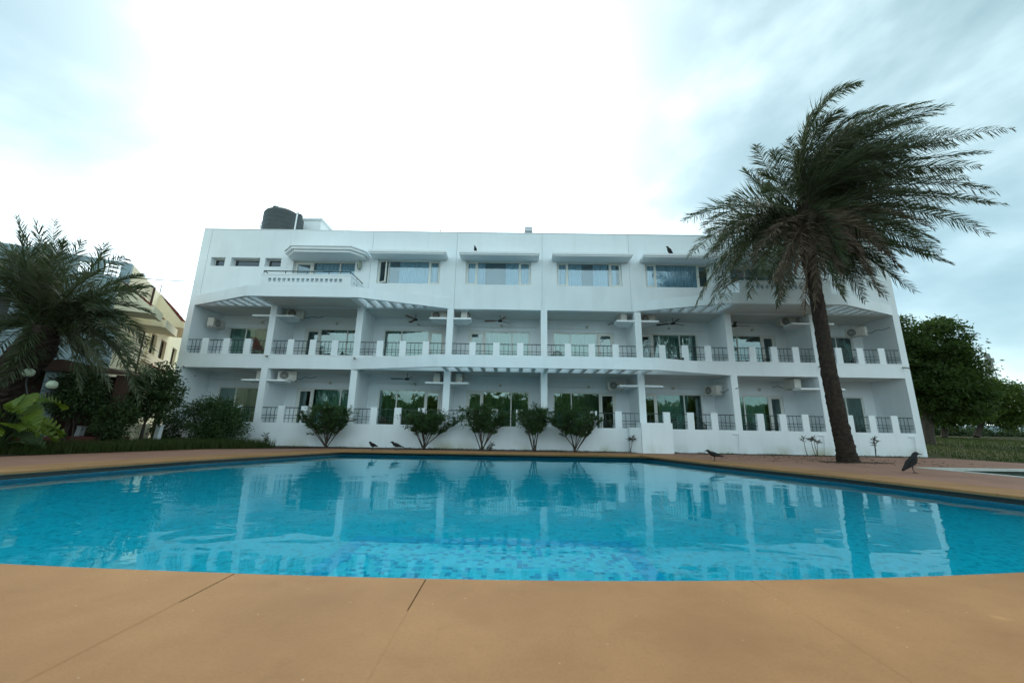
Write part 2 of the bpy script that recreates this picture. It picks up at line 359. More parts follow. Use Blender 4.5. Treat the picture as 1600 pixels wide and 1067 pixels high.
def fill_mesh(loops, z, name, material, flip=False):
    bm = bmesh.new(); edges = []
    for lp in loops:
        vs = [bm.verts.new((x, y, z)) for x, y in lp]
        edges += [bm.edges.new((vs[i], vs[(i+1) % len(vs)])) for i in range(len(vs))]
    bmesh.ops.triangle_fill(bm, edges=edges, use_beauty=True, use_dissolve=False)
    for f in bm.faces:
        f.normal_update()
        if f.normal.z < 0: f.normal_flip()
    me = bpy.data.meshes.new(name); bm.to_mesh(me); bm.free(); me.materials.append(material); return me

# ground, deck, pool shell, water
wading = [(11.7, 11.95), (17.6, 12.1), (17.4, 7.6), (11.75, 7.5)]
wading = wading[::-1]
deck_border = [(-13.6, -7), (18.5, -7), (18.5, 15.4), (18.25, 17.4), (5.0, 17.55), (-7.6, 16.85), (-11.3, 14.9), (-13.0, 10.6)]
me = fill_mesh([deck_border, offset(loop, CW+.014), wading], -.004, 'pool_deck', M_PAVE); link_mesh('pool_deck', me, kind='structure')
gl = [(-900, -900), (900, -900), (900, 900), (-900, 900)]
hole = [(-12, -6), (18, -6), (18, 15), (-8, 15), (-12.2, 10)]
me = fill_mesh([gl, hole], -.05, 'ground', M_GROUND); link_mesh('ground', me, kind='structure')
# rising lawn on the right
def lawn_h(x, y):
    d = max(0, y-17) * min(1, max(0, (x-18.2)/1.5))
    return -.012 + 1.25*(1-math.exp(-d/22.0)) + .05*noise.noise(Vector((x*.15, y*.15, 0)))*min(1, d/3)
mb = MB(); nx, ny = 70, 70
for j in range(ny+1):
    for i in range(nx+1):
        x = 18.2 + (i/nx)**1.6*140; y = 15.0 + (j/ny)**1.7*160; mb.v.append((x, y, lawn_h(x, y)))
for j in range(ny):
    for i in range(nx):
        a = j*(nx+1)+i; mb.f.append((a, a+1, a+nx+2, a+nx+1))
struct('lawn', mb, M_LAWN)
mb = MB().quad((18.9, 15.45, -.02), (150, 15.45, -.02), (150, -40, -.02), (18.9, -40, -.02)); mb.f[-1] = tuple(reversed(mb.f[-1])); struct('field', mb, M_LAWN)
# planting bed of bare soil along the wall
bed = [(-19.5, 16.6), (-19.5, 10.0), (-13.05, 10.3), (-11.3, 14.85), (-7.6, 16.8), (5.0, 17.5), (18.25, 17.35), (18.3, 18.1), (-16.0, 18.1)]
me = fill_mesh([bed], .008, 'planting_bed', M_SOIL); link_mesh('planting_bed', me, kind='structure')

pool = empty('pool', (0, 8, 0)); pool['kind'] = 'structure'
# coping stones
nloop = len(loop)
near_start = loop.index((9.55, 3.4))
joint_x = [8.2, 6.9, 5.55, 4.2, 1.48, -.51, -1.68, -4.15, -5.4, -6.7, -8.0, -9.1]
cuts = []
i = 0; acc = 0.0
for i in range(near_start):
    if acc == 0 or acc > 1.18: cuts.append(i); acc = 1e-6
    acc += (Vector(loop[i+1])-Vector(loop[i])).length
corner_ids = [loop.index(p) for p in [(-6.33, 15.33), (4.9, 15.78)]]
cuts = sorted(set([c for c in cuts if all(abs(c-k) > 2 for k in corner_ids)] + corner_ids + [near_start]))
for jx in joint_x:
    cuts.append(min(range(near_start+1, nloop), key=lambda k: abs(loop[k][0]-jx)))
cuts = sorted(set(cuts))
# move the loop points nearest the visible joints onto them exactly
for jx in (1.48, -.51, -1.68):
    k = min(range(near_start+1, nloop), key=lambda k: abs(loop[k][0]-jx)); loop[k] = (jx, near_y(jx))
def outer_ring():
    o = offset(loop, CW)
    for k in range(near_start+1, nloop):
        x = loop[k][0]
        if abs(x) < 8.2: o[k] = (x, loop[k][1]-CW)
    return o
outer = outer_ring()
for ci, c0 in enumerate(cuts):
    c1 = cuts[(ci+1) % len(cuts)]
    ids = list(range(c0, c1+1)) if c1 > c0 else list(range(c0, nloop)) + list(range(0, c1+1))
    if len(ids) < 2: continue
    dz = random.uniform(-.0015, .0015)
    top = MB(); rows = []
    gap = .0035
    for q, k in enumerate(ids):
        a, b = Vector(loop[k]), Vector(outer[k])
        if q == 0 or q == len(ids)-1:
            kk = ids[1] if q == 0 else ids[-2]
            t = (Vector(loop[kk]) - a); a = a + t.normalized()*gap; b = b + (Vector(outer[kk])-b).normalized()*gap
        n = (b-a).normalized(); a1 = a + n*.012
        rows.append([(a.x, a.y, -.05+dz), (a.x, a.y, -.012+dz), (a1.x, a1.y, dz), (b.x, b.y, dz), (b.x, b.y, -.05+dz)])
    w = 5
    for r_ in rows: top.v += r_
    for q in range(len(rows)-1):
        for j in range(w):
            jj = (j+1) % w; top.f.append((q*w+j, q*w+jj, (q+1)*w+jj, (q+1)*w+j))
    top.f.append(tuple(range(w))); top.f.append(tuple((len(rows)-1)*w + j for j in reversed(range(w))))
    part('coping_stone', top, M_STONE, pool)
for jx, y_open, dz_ in ((-1.68, .42, .0003), (-.51, .44, .0003), (1.48, .03, .0022), (4.2, 0, .0015), (-4.15, .3, .0012)):
    y1_ = near_y(jx)-y_open; part('joint_mortar', MB().box(jx-.0035, jx+.0035, near_y(jx)-CW+.004, y1_, -.045, -dz_), M_STONE, pool)
def wall_ring(lp, z0, z1):
    m = MB(); n = len(lp)
    for i in range(n):
        a, b = lp[i], lp[(i+1) % n]; m.quad((a[0], a[1], z0), (b[0], b[1], z0), (b[0], b[1], z1), (a[0], a[1], z1))
    return m
w1 = offset(loop, .09)
bed_ring = MB(); ra, rb = offset(loop, CW-.10), offset(loop, CW+.10)
for i in range(len(ra)):
    j = (i+1) % len(ra); bed_ring.quad((*rb[i], -.035), (*rb[j], -.035), (*ra[j], -.035), (*ra[i], -.035))
part('joint_bed', bed_ring, M_EDGE, pool)
part('gutter_wall_shade', wall_ring(w1, -.17, -.05), M_DARK, pool)  # gutter recess, with the shade under the coping overhang painted in near-black
part('mortar_bed', wall_ring(offset(loop, .012), -.062, -.048), M_EDGE, pool)
w2 = offset(loop, .05)
part('tile_band', wall_ring(w2, -.46, -.152), M_MOSB, pool)
part('pool_wall', wall_ring(offset(loop, .056), -1.42, -.455), M_MOSW, pool)
link_mesh('pool_floor', fill_mesh([offset(loop, .06)], -1.40, 'pool_floor', M_MOS2), pool)
# shallow platform at the near end with blue nosing
pl = [(-1.66, 2.75), (1.26, 2.8), (1.26, 4.56), (-1.66, 4.56)]
part('step_platform', MB().prism(pl, -1.395, -.60), M_MOS, pool)
nose = MB()
for x0, x1, y0, y1 in ((-1.67, -1.49, 2.8, 4.38), (1.09, 1.27, 2.8, 4.38), (-1.67, 1.27, 4.38, 4.57)):
    nose.box(x0, x1, y0, y1, -.75, -.594)
part('step_nosing', nose, M_MOSB, pool)
link_mesh('water', fill_mesh([offset(loop, .085)], -.15, 'water', M_WATER), kind='structure')
# small pool
sp_ = empty('small_pool', (14.7, 10.9, 0)); sp_['kind'] = 'structure'
m = MB(); lp = wading; n = 4
for i in range(n):
    a, b = lp[i], lp[(i+1) % n]; m.quad((a[0], a[1], -.6), (b[0], b[1], -.6), (b[0], b[1], -.004), (a[0], a[1], -.004))
part('basin_wall', m, M_EDGE, sp_)
link_mesh('basin_floor', fill_mesh([wading], -.6, 'basin_floor', M_MOSB), sp_)
def rim(lp, w, h):
    m = MB(); o = offset(lp, w) if True else lp
    for i in range(len(lp)):
        j = (i+1) % len(lp); a, b, c, d = lp[i], lp[j], o[j], o[i]
        k = len(m.v); m.v += [(*a, -.05), (*b, -.05), (*c, -.05), (*d, -.05), (*a, h), (*b, h), (*c, h), (*d, h)]
        m.f += [(k+4, k+5, k+6, k+7), (k, k+1, k+5, k+4), (k+2, k+3, k+7, k+6)]
    return m
part('basin_rim', rim(wading, .2, .014), M_AC, sp_)
link_mesh('small_pool_water', fill_mesh([wading], -.16, 'small_pool_water', M_WATER2), kind='structure')

# ---------------------------------------------------------------- hotel
hotel = empty('hotel_building', (1.3, 18, 0), 0, 'long white three storey hotel with rows of balconies behind the pool', 'building')
COLX = [-15.62, -11.6, -7.42, -3.1, 1.38, 5.85, 10.12, 14.14, 18.12]
YF, YB = 18.0, 19.8
CT = 6.49     # underside of top storey
def holes_wall(mb, x0, x1, z0, z1, y0, y1, holes):
    """wall slab in the XZ plane between y0 and y1 with rectangular openings"""
    xs = sorted(set([x0, x1] + [h[0] for h in holes] + [h[1] for h in holes])); zs = sorted(set([z0, z1] + [h[2] for h in holes] + [h[3] for h in holes]))
    xs = [x for x in xs if x0 <= x <= x1]; zs = [z for z in zs if z0 <= z <= z1]
    def inh(x, z): return any(h[0] < x < h[1] and h[2] < z < h[3] for h in holes)
    for i in range(len(xs)-1):
        for j in range(len(zs)-1):
            a, b, c, d = xs[i], xs[i+1], zs[j], zs[j+1]
            if inh((a+b)/2, (c+d)/2): continue
            mb.quad((a, y0, c), (b, y0, c), (b, y0, d), (a, y0, d)); mb.quad((b, y1, c), (a, y1, c), (a, y1, d), (b, y1, d))
            e = 1e-3
            if i == 0 or inh(xs[i]-e, (c+d)/2): mb.quad((a, y0, c), (a, y0, d), (a, y1, d), (a, y1, c))
            if i == len(xs)-2 or inh(b+e, (c+d)/2): mb.quad((b, y0, d), (b, y0, c), (b, y1, c), (b, y1, d))
            if j == 0 or inh((a+b)/2, c-e): mb.quad((a, y0, c), (a, y1, c), (b, y1, c), (b, y0, c))
            if j == len(zs)-2 or inh((a+b)/2, d+e): mb.quad((a, y1, d), (a, y0, d), (b, y0, d), (b, y1, d))
MIR = lambda x: 2.55 - x
topwins = [(-6.82, -3.72), (-2.46, .75), (2.01, 5.2), (6.35, 9.5)]
WZ0, WZ1 = 7.74, 8.99
balc = [(-11.0, -7.93), (MIR(-7.93), MIR(-11.0))]
smalls = [(-15.12, -14.42), (-14.12, -12.68), (-12.42, -11.62)]
smalls = smalls + [(MIR(b), MIR(a)) for a, b in smalls]
tholes = [(a, b, WZ0, WZ1) for a, b in topwins] + [(a, b, 7.0, 8.88) for a, b in balc] + [(a, b, 8.52, 8.98) for a, b in smalls]
wl = MB(); holes_wall(wl, -15.75, 18.27, CT+.01, 10.5, 18.06, 18.30, tholes); part('wall', wl, M_WHITE, hotel)
seams = [-15.75, -15.32, -11.3, -7.16, -2.95, 1.29, 5.58, 9.7, 13.9, 17.85, 18.27]
for a, b in zip(seams[:-1], seams[1:]):
    dy = random.choice([0, .004, .008])
    m = MB(); holes_wall(m, a+.006, b-.006, CT, 10.49, YF+dy, 18.056, tholes); part('wall_panel', m, M_WHITE, hotel)
part('roof_coping', MB().box(-15.76, 18.28, 17.99, 18.31, 10.5, 10.53), M_WHITE2, hotel)
part('side_wall', MB().box(-15.75, -15.55, 18.30, 28, -.05, 10.5), M_WHITE, hotel)
part('side_wall', MB().box(18.07, 18.27, 18.30, 28, -.05, 10.5), M_WHITE, hotel)
part('rear_wall', MB().box(-15.55, 18.07, 27.8, 28, -.05, 10.5), M_WHITE, hotel)
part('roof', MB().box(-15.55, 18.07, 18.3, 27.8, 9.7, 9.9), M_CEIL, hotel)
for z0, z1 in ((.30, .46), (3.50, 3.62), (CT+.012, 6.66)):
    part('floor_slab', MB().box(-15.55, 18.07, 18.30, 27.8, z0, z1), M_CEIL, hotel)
# ground parapet and first floor parapet
part('parapet', MB().box(-15.75, 18.27, YF, 18.16, -.05, 1.02), M_WHITE, hotel)
part('parapet', MB().box(-15.75, 18.27, YF, 18.16, 3.48, 4.10), M_WHITE, hotel)
part('parapet_cap', MB().box(-15.76, 18.28, 17.985, 18.175, 4.10, 4.14), M_WHITE2, hotel)
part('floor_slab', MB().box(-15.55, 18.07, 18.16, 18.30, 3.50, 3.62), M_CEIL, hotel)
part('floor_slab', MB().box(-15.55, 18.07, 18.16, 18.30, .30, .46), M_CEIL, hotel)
# end walls of the balconies
part('end_wall', MB().box(-15.75, -15.47, YF-.004, 18.30, -.05, CT), M_WHITE, hotel)
part('end_wall', MB().box(17.97, 18.27, YF-.004, 18.30, -.05, CT), M_WHITE, hotel)
for X in COLX[1:-1]:
    part('column', MB().box(X-.15, X+.15, YF-.006, 18.30, 1.02, CT), M_WHITE, hotel)
    for z0, z1 in ((.46, 3.5), (3.62, CT+.01)):
        part('partition_wall', MB().box(X-.075, X+.075, 18.30, YB, z0, z1), M_WHITE, hotel)
for X0, X1 in ((-15.55, -15.47), (17.99, 18.07)):
    for z0, z1 in ((.46, 3.5), (3.62, CT+.01)): part('partition_wall', MB().box(X0, X1, 18.30, YB, z0, z1), M_WHITE, hotel)

def window(x0, x1, z0, z1, y, leaves, glass, curtains=(), curt_mat=M_CURT, fw=.055, parent=hotel, name='window', open_leaf=None, sill=0.0):
    """leaves: list of (x_start, x_end, 'fixed'|'casement'|'door')"""
    fr = MB(); d0, d1 = y, y+.07
    fr.box(x0, x1, d0, d1, z1-fw, z1); fr.box(x0, x1, d0, d1, z0, z0+fw)
    fr.box(x0, x0+fw, d0, d1, z0+fw, z1-fw); fr.box(x1-fw, x1, d0, d1, z0+fw, z1-fw)
    for a, b, k in leaves[:-1]: fr.box(b-fw*.5, b+fw*.5, d0+.002, d1, z0+fw, z1-fw)
    F = part(name, fr, M_FRAME, parent)
    for i, (a, b, k) in enumerate(leaves):
        a2 = a + (fw if i == 0 else fw*.5) + .004; b2 = b - (fw if i == len(leaves)-1 else fw*.5) - .004
        za, zb = z0+fw+.004, z1-fw-.004
        if k == 'fixed':
            part('pane', MB().box(a2, b2, y+.03, y+.036, za, zb), glass, F)
        else:
            w = .05 if k == 'casement' else .10
            M = None
            if open_leaf == i:
                M = Matrix.Translation((a2, y-.01, 0)) @ Matrix.Rotation(R(-24), 4, 'Z') @ Matrix.Translation((-a2, -y+.01, 0))
            s = MB(); s.box(a2, b2, y-.012, y+.045, zb-w, zb, M); s.box(a2, b2, y-.012, y+.045, za, za+w, M); s.box(a2, a2+w, y-.012, y+.045, za+w, zb-w, M); s.box(b2-w, b2, y-.012, y+.045, za+w, zb-w, M)
            if k == 'door': s.box(a2+w+.01, a2+w+.03, y-.05, y-.012, (za+zb)/2-.15, (za+zb)/2+.1)
            part('sash' if k == 'casement' else 'door', s, M_FRAME, F)
            part('pane', MB().box(a2+w, b2-w, y+.012, y+.018, za+w, zb-w, M), glass, F)
    for (a, b) in curtains:
        c = MB(); n = max(6, int((b-a)/.028)); yy = y+.12; ph = random.random()*6
        ptsx = [a+(b-a)*q/n for q in range(n+1)]
        off = [.035*math.sin(q*1.35+ph)+.02*math.sin(q*.37+ph*2) for q in range(n+1)]
        for q in range(n): c.quad((ptsx[q], yy+off[q], z0+.04), (ptsx[q+1], yy+off[q+1], z0+.04), (ptsx[q+1], yy+off[q+1], z1-.02), (ptsx[q], yy+off[q], z1-.02))
        part('curtain', c, curt_mat, F, smooth=True)
    return F
# back walls with door openings, per floor
doors = [(-14.95, -11.9, 'R'), (-10.95, -7.85, 'L'), (-6.82, -3.66, 'R'), (-2.39, .78, 'L'), (1.98, 5.12, 'R'), (6.35, 9.45, 'L'), (10.75, 13.48, 'R'), (14.6, 17.46, 'L')]
for z0, z1, zf, zt in ((.46, 3.5, .48, 2.76), (3.62, CT+.01, 3.64, 5.86)):
    bw = MB(); holes_wall(bw, -15.55, 18.07, z0, z1, YB, YB+.15, [(a, b, zf, zt) for a, b, s in doors]); part('balcony_back_wall', bw, M_WHITE, hotel)
curt_up = {0: [(0, .45)], 1: [(.45, .8)], 2: [(.05, .25), (.35, 1)], 3: [(.28, 1)], 4: [(0, .72)], 5: [(.3, .95)], 6: [(0, .4)], 7: [(.3, .5)]}
curt_gf = {0: [(.0, .7)], 1: [(.27, 1)], 2: [(.0, .73)], 3: [(0.03, .22), (.28, 1)], 4: [(0, .73)], 5: [(.28, .8)], 6: [(0, .7)], 7: [(.3, .8)]}
for fi, (zf, zt, cset) in enumerate(((.48, 2.76, curt_gf), (3.64, 5.86, curt_up))):
    for bi, (a, b, s) in enumerate(doors):
        w = b-a
        if s == 'R': lv = [(a, a+w*.29, 'fixed'), (a+w*.29, a+w*.74, 'fixed'), (a+w*.74, b, 'door')]
        else: lv = [(a, a+w*.26, 'door'), (a+w*.26, a+w*.71, 'fixed'), (a+w*.71, b, 'fixed')]
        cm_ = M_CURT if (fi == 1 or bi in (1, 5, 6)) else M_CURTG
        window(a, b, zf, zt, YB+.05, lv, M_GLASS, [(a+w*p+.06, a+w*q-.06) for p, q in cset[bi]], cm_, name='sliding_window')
        rm = MB(); X0, X1 = COLX[bi]+.2, COLX[bi+1]-.2; Y0, Y1, Z0, Z1 = YB+.155, YB+4.2, zf-.015, zt+.55
        rm.quad((X0, Y1, Z0), (X1, Y1, Z0), (X1, Y1, Z1), (X0, Y1, Z1)); rm.quad((X0, Y0, Z0), (X0, Y1, Z0), (X0, Y1, Z1), (X0, Y0, Z1)); rm.quad((X1, Y0, Z0), (X1, Y1, Z0), (X1, Y1, Z1), (X1, Y0, Z1))
        rm.quad((X0, Y0, Z0), (X1, Y0, Z0), (X1, Y1, Z0), (X0, Y1, Z0)); rm.quad((X0, Y0, Z1), (X1, Y0, Z1), (X1, Y1, Z1), (X0, Y1, Z1))
        part('room', rm, M_ROOM, hotel)
        # little bulkhead light over the door opening
        cx = (a+b)/2 + (.2 if s == 'R' else .1)
        part('door_light', MB().lathe([(.05, 0), (.075, .04), (.07, .09), (.03, .12)], (0, 0, 0), 10, Matrix.Translation((cx, YB-.001, zt+.28)) @ Matrix.Rotation(R(90), 4, 'X')), M_AC, hotel)
# top storey windows
tc_ = {0: [(.32, .95)], 1: [(.02, .30), (.60, .99)], 2: [(.0, .40), (.56, .8), (.85, .93)], 3: [(0, .83)]}
for i, (a, b) in enumerate(topwins):
    w = b-a
    lv = [(a, a+w*.17, 'casement'), (a+w*.17, a+w*.82, 'fixed'), (a+w*.82, b, 'casement')]
    window(a, b, WZ0, WZ1, 18.13, lv, M_GLASS_TOP, [(a+w*p+.03, a+w*q-.02) for p, q in tc_[i]], open_leaf=0 if i == 0 else None)
    hx0, hx1 = a-.22, b+.33
    part('window_hood', MB().box(hx0, hx1, 17.32, YF-.003, 8.985+.01, 9.06).box(hx0-.04, hx1+.04, 17.28, YF-.003, 9.06, 9.17), M_WHITE2, hotel)
    rm = MB().box(a-.2, b+.2, 18.5, 21.5, 7.2, 9.2); part('room', rm, M_ROOM, hotel)
for a, b in balc:
    w = b-a; L_ = a < 0
    lv = [(a, a+w*.30, 'door'), (a+w*.30, a+w*.74, 'fixed'), (a+w*.74, b, 'fixed')] if L_ else [(a, a+w*.26, 'fixed'), (a+w*.26, a+w*.70, 'fixed'), (a+w*.70, b, 'door')]
    window(a, b, 7.02, 8.87, 18.16, lv, M_GLASS_TOP, [(a+w*.34, b-.1)] if L_ else [(a+.1, a+w*.66)])
    part('room', MB().box(a-.2, b+.2, 18.55, 21.5, 6.9, 9.2), M_ROOM, hotel)
for a, b in smalls:
    window(a+.03, b-.02, 8.54, 8.95, 18.24, [(a+.03, b-.02, 'fixed')], M_DARKGLASS, fw=.03)
    part('room', MB().box(a, b, 18.34, 19.5, 8.4, 9.1), M_DARK, hotel)

# canted beams (bands) projecting from the facade, with sunshade slats
def canted_beam(pts, z0, z1, th=.16):
    """pts: outer face polyline in plan from wall to wall"""
    p = [Vector(q) for q in pts]; inn = []
    for i in range(len(p)):
        t1 = (p[min(i+1, len(p)-1)] - p[max(i-1, 0)]).normalized(); n = Vector((-t1.y, t1.x)); inn.append(p[i] + n*th)
    inn[0] = Vector((inn[0].x+.15, min(inn[0].y, YF-.004))); inn[-1] = Vector((inn[-1].x-.15, min(inn[-1].y, YF-.004)))
    m = MB()
    for i in range(len(p)-1):
        m.prism([tuple(p[i]), tuple(p[i+1]), tuple(inn[i+1]), tuple(inn[i])], z0, z1)
    return m
YO = 16.51
def slats(x0, x1, yout, z0, z1, pitch=.56, wd=.17, clip=None):
    n = int(round((x1-x0)/pitch))
    for k in range(n+1):
        x = x0 + (x1-x0)*k/max(n, 1)
        yo = clip(x) + .17 if clip else yout + .15
        if yo > 17.8: continue
        part('sunshade_slat', MB().box(x-wd/2, x+wd/2, yo, YF-.004, z0+.012, z1), M_WHITE2, hotel)
for side in (0, 1):
    f = (lambda x: x) if side == 0 else MIR
    A, B, C_, D = f(-15.45), f(-12.0), f(-6.98), f(-3.12)
    pts = [(A, YF-.004), (B, YO), (C_, YO), (D, YF-.004)]
    if side: pts = pts[::-1]
    part('canted_beam', canted_beam(pts, CT, 6.98), M_WHITE, hotel)
    lo, hi = sorted((f(-11.45), f(-7.4)))
    # balcony slab, parapet with pierced openings, side parapets
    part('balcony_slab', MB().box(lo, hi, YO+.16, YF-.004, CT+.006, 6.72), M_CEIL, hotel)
    pm = MB(); oz0, oz1 = 7.17, 7.35
    n = 16; hs = []
    for k in range(n):
        cx = lo + .3 + (hi-lo-.6)*(k+.5)/n*0.985
        hs.append((cx-.075, cx+.075, oz0, oz1))
    holes_wall(pm, lo, hi, 6.98, 7.50, YO-.003, YO+.13, hs); part('balcony_parapet', pm, M_WHITE, hotel); part('parapet_lining', MB().box(lo+.14, hi-.14, YO+.135, YO+.16, 6.98, 7.49), M_WHITE, hotel)
    part('parapet_cap', MB().box(lo-.02, hi+.02, YO-.02, YO+.15, 7.50, 7.55), M_WHITE2, hotel)
    for xs in (lo, hi-.13):
        pm = MB(); holes_wall(pm, YO+.13, YF-.004, 6.72, 7.50, 0, .13, [(y-.07, y+.07, oz0, oz1) for y in (16.9, 17.2, 17.5, 17.8)])
        pm.v = [(xs+y, x, z) for x, y, z in pm.v]; part('balcony_parapet', pm, M_WHITE, hotel)
        part('parapet_cap', MB().box(xs-.02, xs+.15, YO+.15, YF-.004, 7.50, 7.55), M_WHITE2, hotel)
    rl = MB(); r = .024
    rl.tube([(lo+.06, YF-.01, 7.70), (lo+.06, YO+.06, 7.70), (hi-.06, YO+.06, 7.70), (hi-.06, YF-.01, 7.70)], r, 6)
    for k in range(5): rl.tube([(lo+.06+(hi-lo-.12)*k/4, YO+.06, 7.55), (lo+.06+(hi-lo-.12)*k/4, YO+.06, 7.70)], .018, 5)
    for xs in (lo+.06, hi-.06): rl.tube([(xs, 17.3, 7.55), (xs, 17.3, 7.70)], .018, 5)
    part('handrail', rl, M_RAIL, hotel)
    # sunshade slats in the two triangles
    def clipy(x, A=A, B=B, C_=C_, D=D):
        if side == 0:
            if x < B: return YF + (YO-YF)*(x-A)/(B-A)
            if x > C_: return YO + (YF-YO)*(x-C_)/(D-C_)
        else:
            if x > B: return YF + (YO-YF)*(A-x)/(A-B)
            if x < C_: return YO + (YF-YO)*(C_-x)/(C_-D)
        return YO
    a1, a2 = sorted((f(-14.3), f(-11.62))); slats(a1, a2, 0, CT, 6.70, .46, .15, clipy)
    b1, b2 = sorted((f(-7.22), f(-4.3))); slats(b1, b2, 0, CT, 6.70, .46, .15, clipy)
    # octagonal hood over the balcony door
    hp = [(-11.2, YF-.003), (-11.2, 17.55), (-10.55, 16.95), (-7.75, 16.95), (-7.25, 17.5), (-7.25, YF-.003)]
    hp = [(f(x), y) for x, y in hp]
    if side: hp = hp[::-1]
    cxh = sum(p[0] for p in hp)/6
    m = MB().prism(hp, 9.0, 9.12); m.prism([(cxh+(x-cxh)*.95, y if y > 17.9 else y+.09) for x, y in hp], 8.885, 9.0)
    m.prism([(cxh+(x-cxh)*1.02, y if y > 17.9 else y-.05) for x, y in hp], 9.12, 9.16)
    part('door_hood', m, M_WHITE2, hotel)
# middle canted beam over the ground floor
pts = [(-7.6, YF-.004), (-3.32, 16.68), (6.2, 16.68), (10.1, YF-.004)]
part('canted_beam', canted_beam(pts, 3.48, 4.01), M_WHITE, hotel)
slats(-3.1, 5.95, 16.68, 3.48, 3.70, .565, .17)
# piers and railings between the columns
for z0, z1, zr0, zr1 in ((1.02, 1.77, 1.03, 1.71), (4.14, 4.87, 4.15, 4.82)):
    pier_me = MB().box(-.15, .15, .002, .152, 0, z1-z0).mesh('pier', M_WHITE)
    for bi in range(8):
        X0, X1 = COLX[bi]+.15, COLX[bi+1]-.15
        if bi == 0: X0 = -15.47
        if bi == 7: X1 = 17.97
        w = (X1-X0-.9)/4
        for k in range(3):
            x = X0 + w*(k+1) + .3*k + .15
            o = link_mesh('pier', pier_me, hotel); o.matrix_parent_inverse = hotel.matrix_basis.inverted(); o.location = (x, YF, z0)
        for k in range(4):
            xa = X0 + (w+.3)*k; xb = xa + w
            r = MB(); H = zr1-zr0; y0, y1 = YF+.06, YF+.085
            for z, t in ((H-.02, .035), (H*.46, .022), (H*.28, .022)): r.box(xa, xb, y0, y1, zr0+z-t/2, zr0+z+t/2)
            for q in range(1, 4): r.box(xa+w*q/4-.009, xa+w*q/4+.009, y0+.028, y1+.015, zr0, zr0+H-.03)
            part('railing', r, M_RAIL, hotel)
# shelves for the condensers on both sides of four columns
for X in (COLX[1], COLX[3], COLX[5], COLX[7]):
    for zz in (2.89, 5.98):
        for s in (-1, 1):
            xa, xb = sorted((X+s*.15, X+s*1.0)); c = .35
            if s > 0: poly = [(xa, 18.0), (xb, 18.0), (xb+.0, 18.55), (xb-c, 19.1), (xa-.07, 19.1), (xa-.07, 18.305), (xa, 18.305)]
            else: poly = [(xa, 18.0), (xb, 18.0), (xb, 18.305), (xb+.07, 18.305), (xb+.07, 19.1), (xa+c, 19.1), (xa, 18.55)]
            part('shelf', MB().prism(poly, zz, zz+.075), M_WHITE2, hotel)
# low block in front of the parapet, with a small step
part('block', MB().prism([(5.52, 17.30), (6.86, 17.30), (6.86, YF-.003), (5.52, YF-.003)], -.02, 1.27), M_WHITE, hotel)
part('block', MB().prism([(5.12, 17.72), (5.515, 17.36), (5.515, YF-.003), (5.12, YF-.003)], -.02, 1.06), M_WHITE, hotel)
# drain spouts and a few down pipes
for x, z in ((-11.55, 4.05), (-7.45, 4.02), (14.1, 3.96), (17.95, 3.98), (-11.9, .95), (-7.6, 6.62)):
    part('drain_spout', MB().tube([(x, 18.0, z), (x+.02, 17.82, z-.04), (x+.1, 17.78, z-.07)], .03, 7), M_EDGE, hotel)
for x in (9.98, 13.75, 17.75):
    part('drain_pipe', MB().tube([(x-.18, 17.96, .86), (x+.05, 17.95, .86), (x+.06, 17.95, .8), (x+.02, 17.95, .02)], .022, 6), M_WHITE2, hotel)
# thin wall cables in the balconies
for (x0, x1, z, y) in ((-7.1, -3.4, 6.12, 19.76), (-2.8, 1.1, 6.08, 19.76), (1.6, 5.5, 6.05, 19.76), (6.1, 9.9, 6.02, 19.76), (-11.2, -7.7, 3.1, 19.76), (-15.2, -12, 3.12, 19.76), (-7.0, -3.6, 3.05, 19.76), (6.2, 9.8, 3.05, 19.76), (1.6, 4.6, 3.02, 19.76), (-15.3, -12.2, 6.1, 19.76)):
    pts = [(x0 + (x1-x0)*k/12, y, z + .012*math.sin(k*1.7+x0)*(k > 8) - .03*math.sin(math.pi*k/12)) for k in range(13)]
    part('wall_cable', MB().tube(pts, .006, 4), M_AC, hotel)
part('roof_room', MB().box(-12.95, -11.55, 21, 26, 9.9, 12.75).box(-13.05, -11.45, 20.9, 26.1, 12.75, 12.86), M_WHITE, hotel)
part('vent_pipe', MB().tube([(-12.02, 19.3, 9.9), (-11.98, 19.3, 12.25), (-11.94, 19.3, 12.3), (-11.9, 19.3, 12.2)], .035, 7), M_WHITE2, hotel)

# ---------------------------------------------------------------- things on and in the hotel
# air conditioners
def make_ac():
    t = empty('air_conditioner', (0, 0, 0))
    part('casing', MB().box(-.40, .40, -.15, .15, .04, .46).box(-.33, -.25, -.16, .16, 0, .04).box(.25, .33, -.16, .16, 0, .04), M_AC, t, ws=False)
    gm = MB()
    for rr in (.06, .10, .14, .18):
        pts = [(-.12 + rr*math.cos(a*math.pi/10), -.17, .25 + rr*math.sin(a*math.pi/10)) for a in range(21)]; gm.tube(pts, .006, 4, False)
    for a in range(8): gm.tube([(-.12, -.17, .25), (-.12+.18*math.cos(a*math.pi/4), -.17, .25+.18*math.sin(a*math.pi/4))], .005, 4, False)
    part('fan_grille', gm, M_AC, t, ws=False)
    part('fan_opening', MB().lathe([(.185, 0), (.185, .012)], n=20, M=Matrix.Translation((-.12, -.152, .25)) @ Matrix.Rotation(R(90), 4, 'X')), M_DARK, t, ws=False)
    part('service_cover', MB().box(.16, .37, -.165, -.15, .1, .4), M_AC, t, ws=False)
    part('cable', MB().tube([(.38, .05, .15), (.55, .1, .12), (.7, .2, .25), (.95, .25, .22), (1.2, .3, .3)], .014, 5), M_CABLE, t, ws=False)
    return t
ac0 = make_ac(); ac_first = [True]
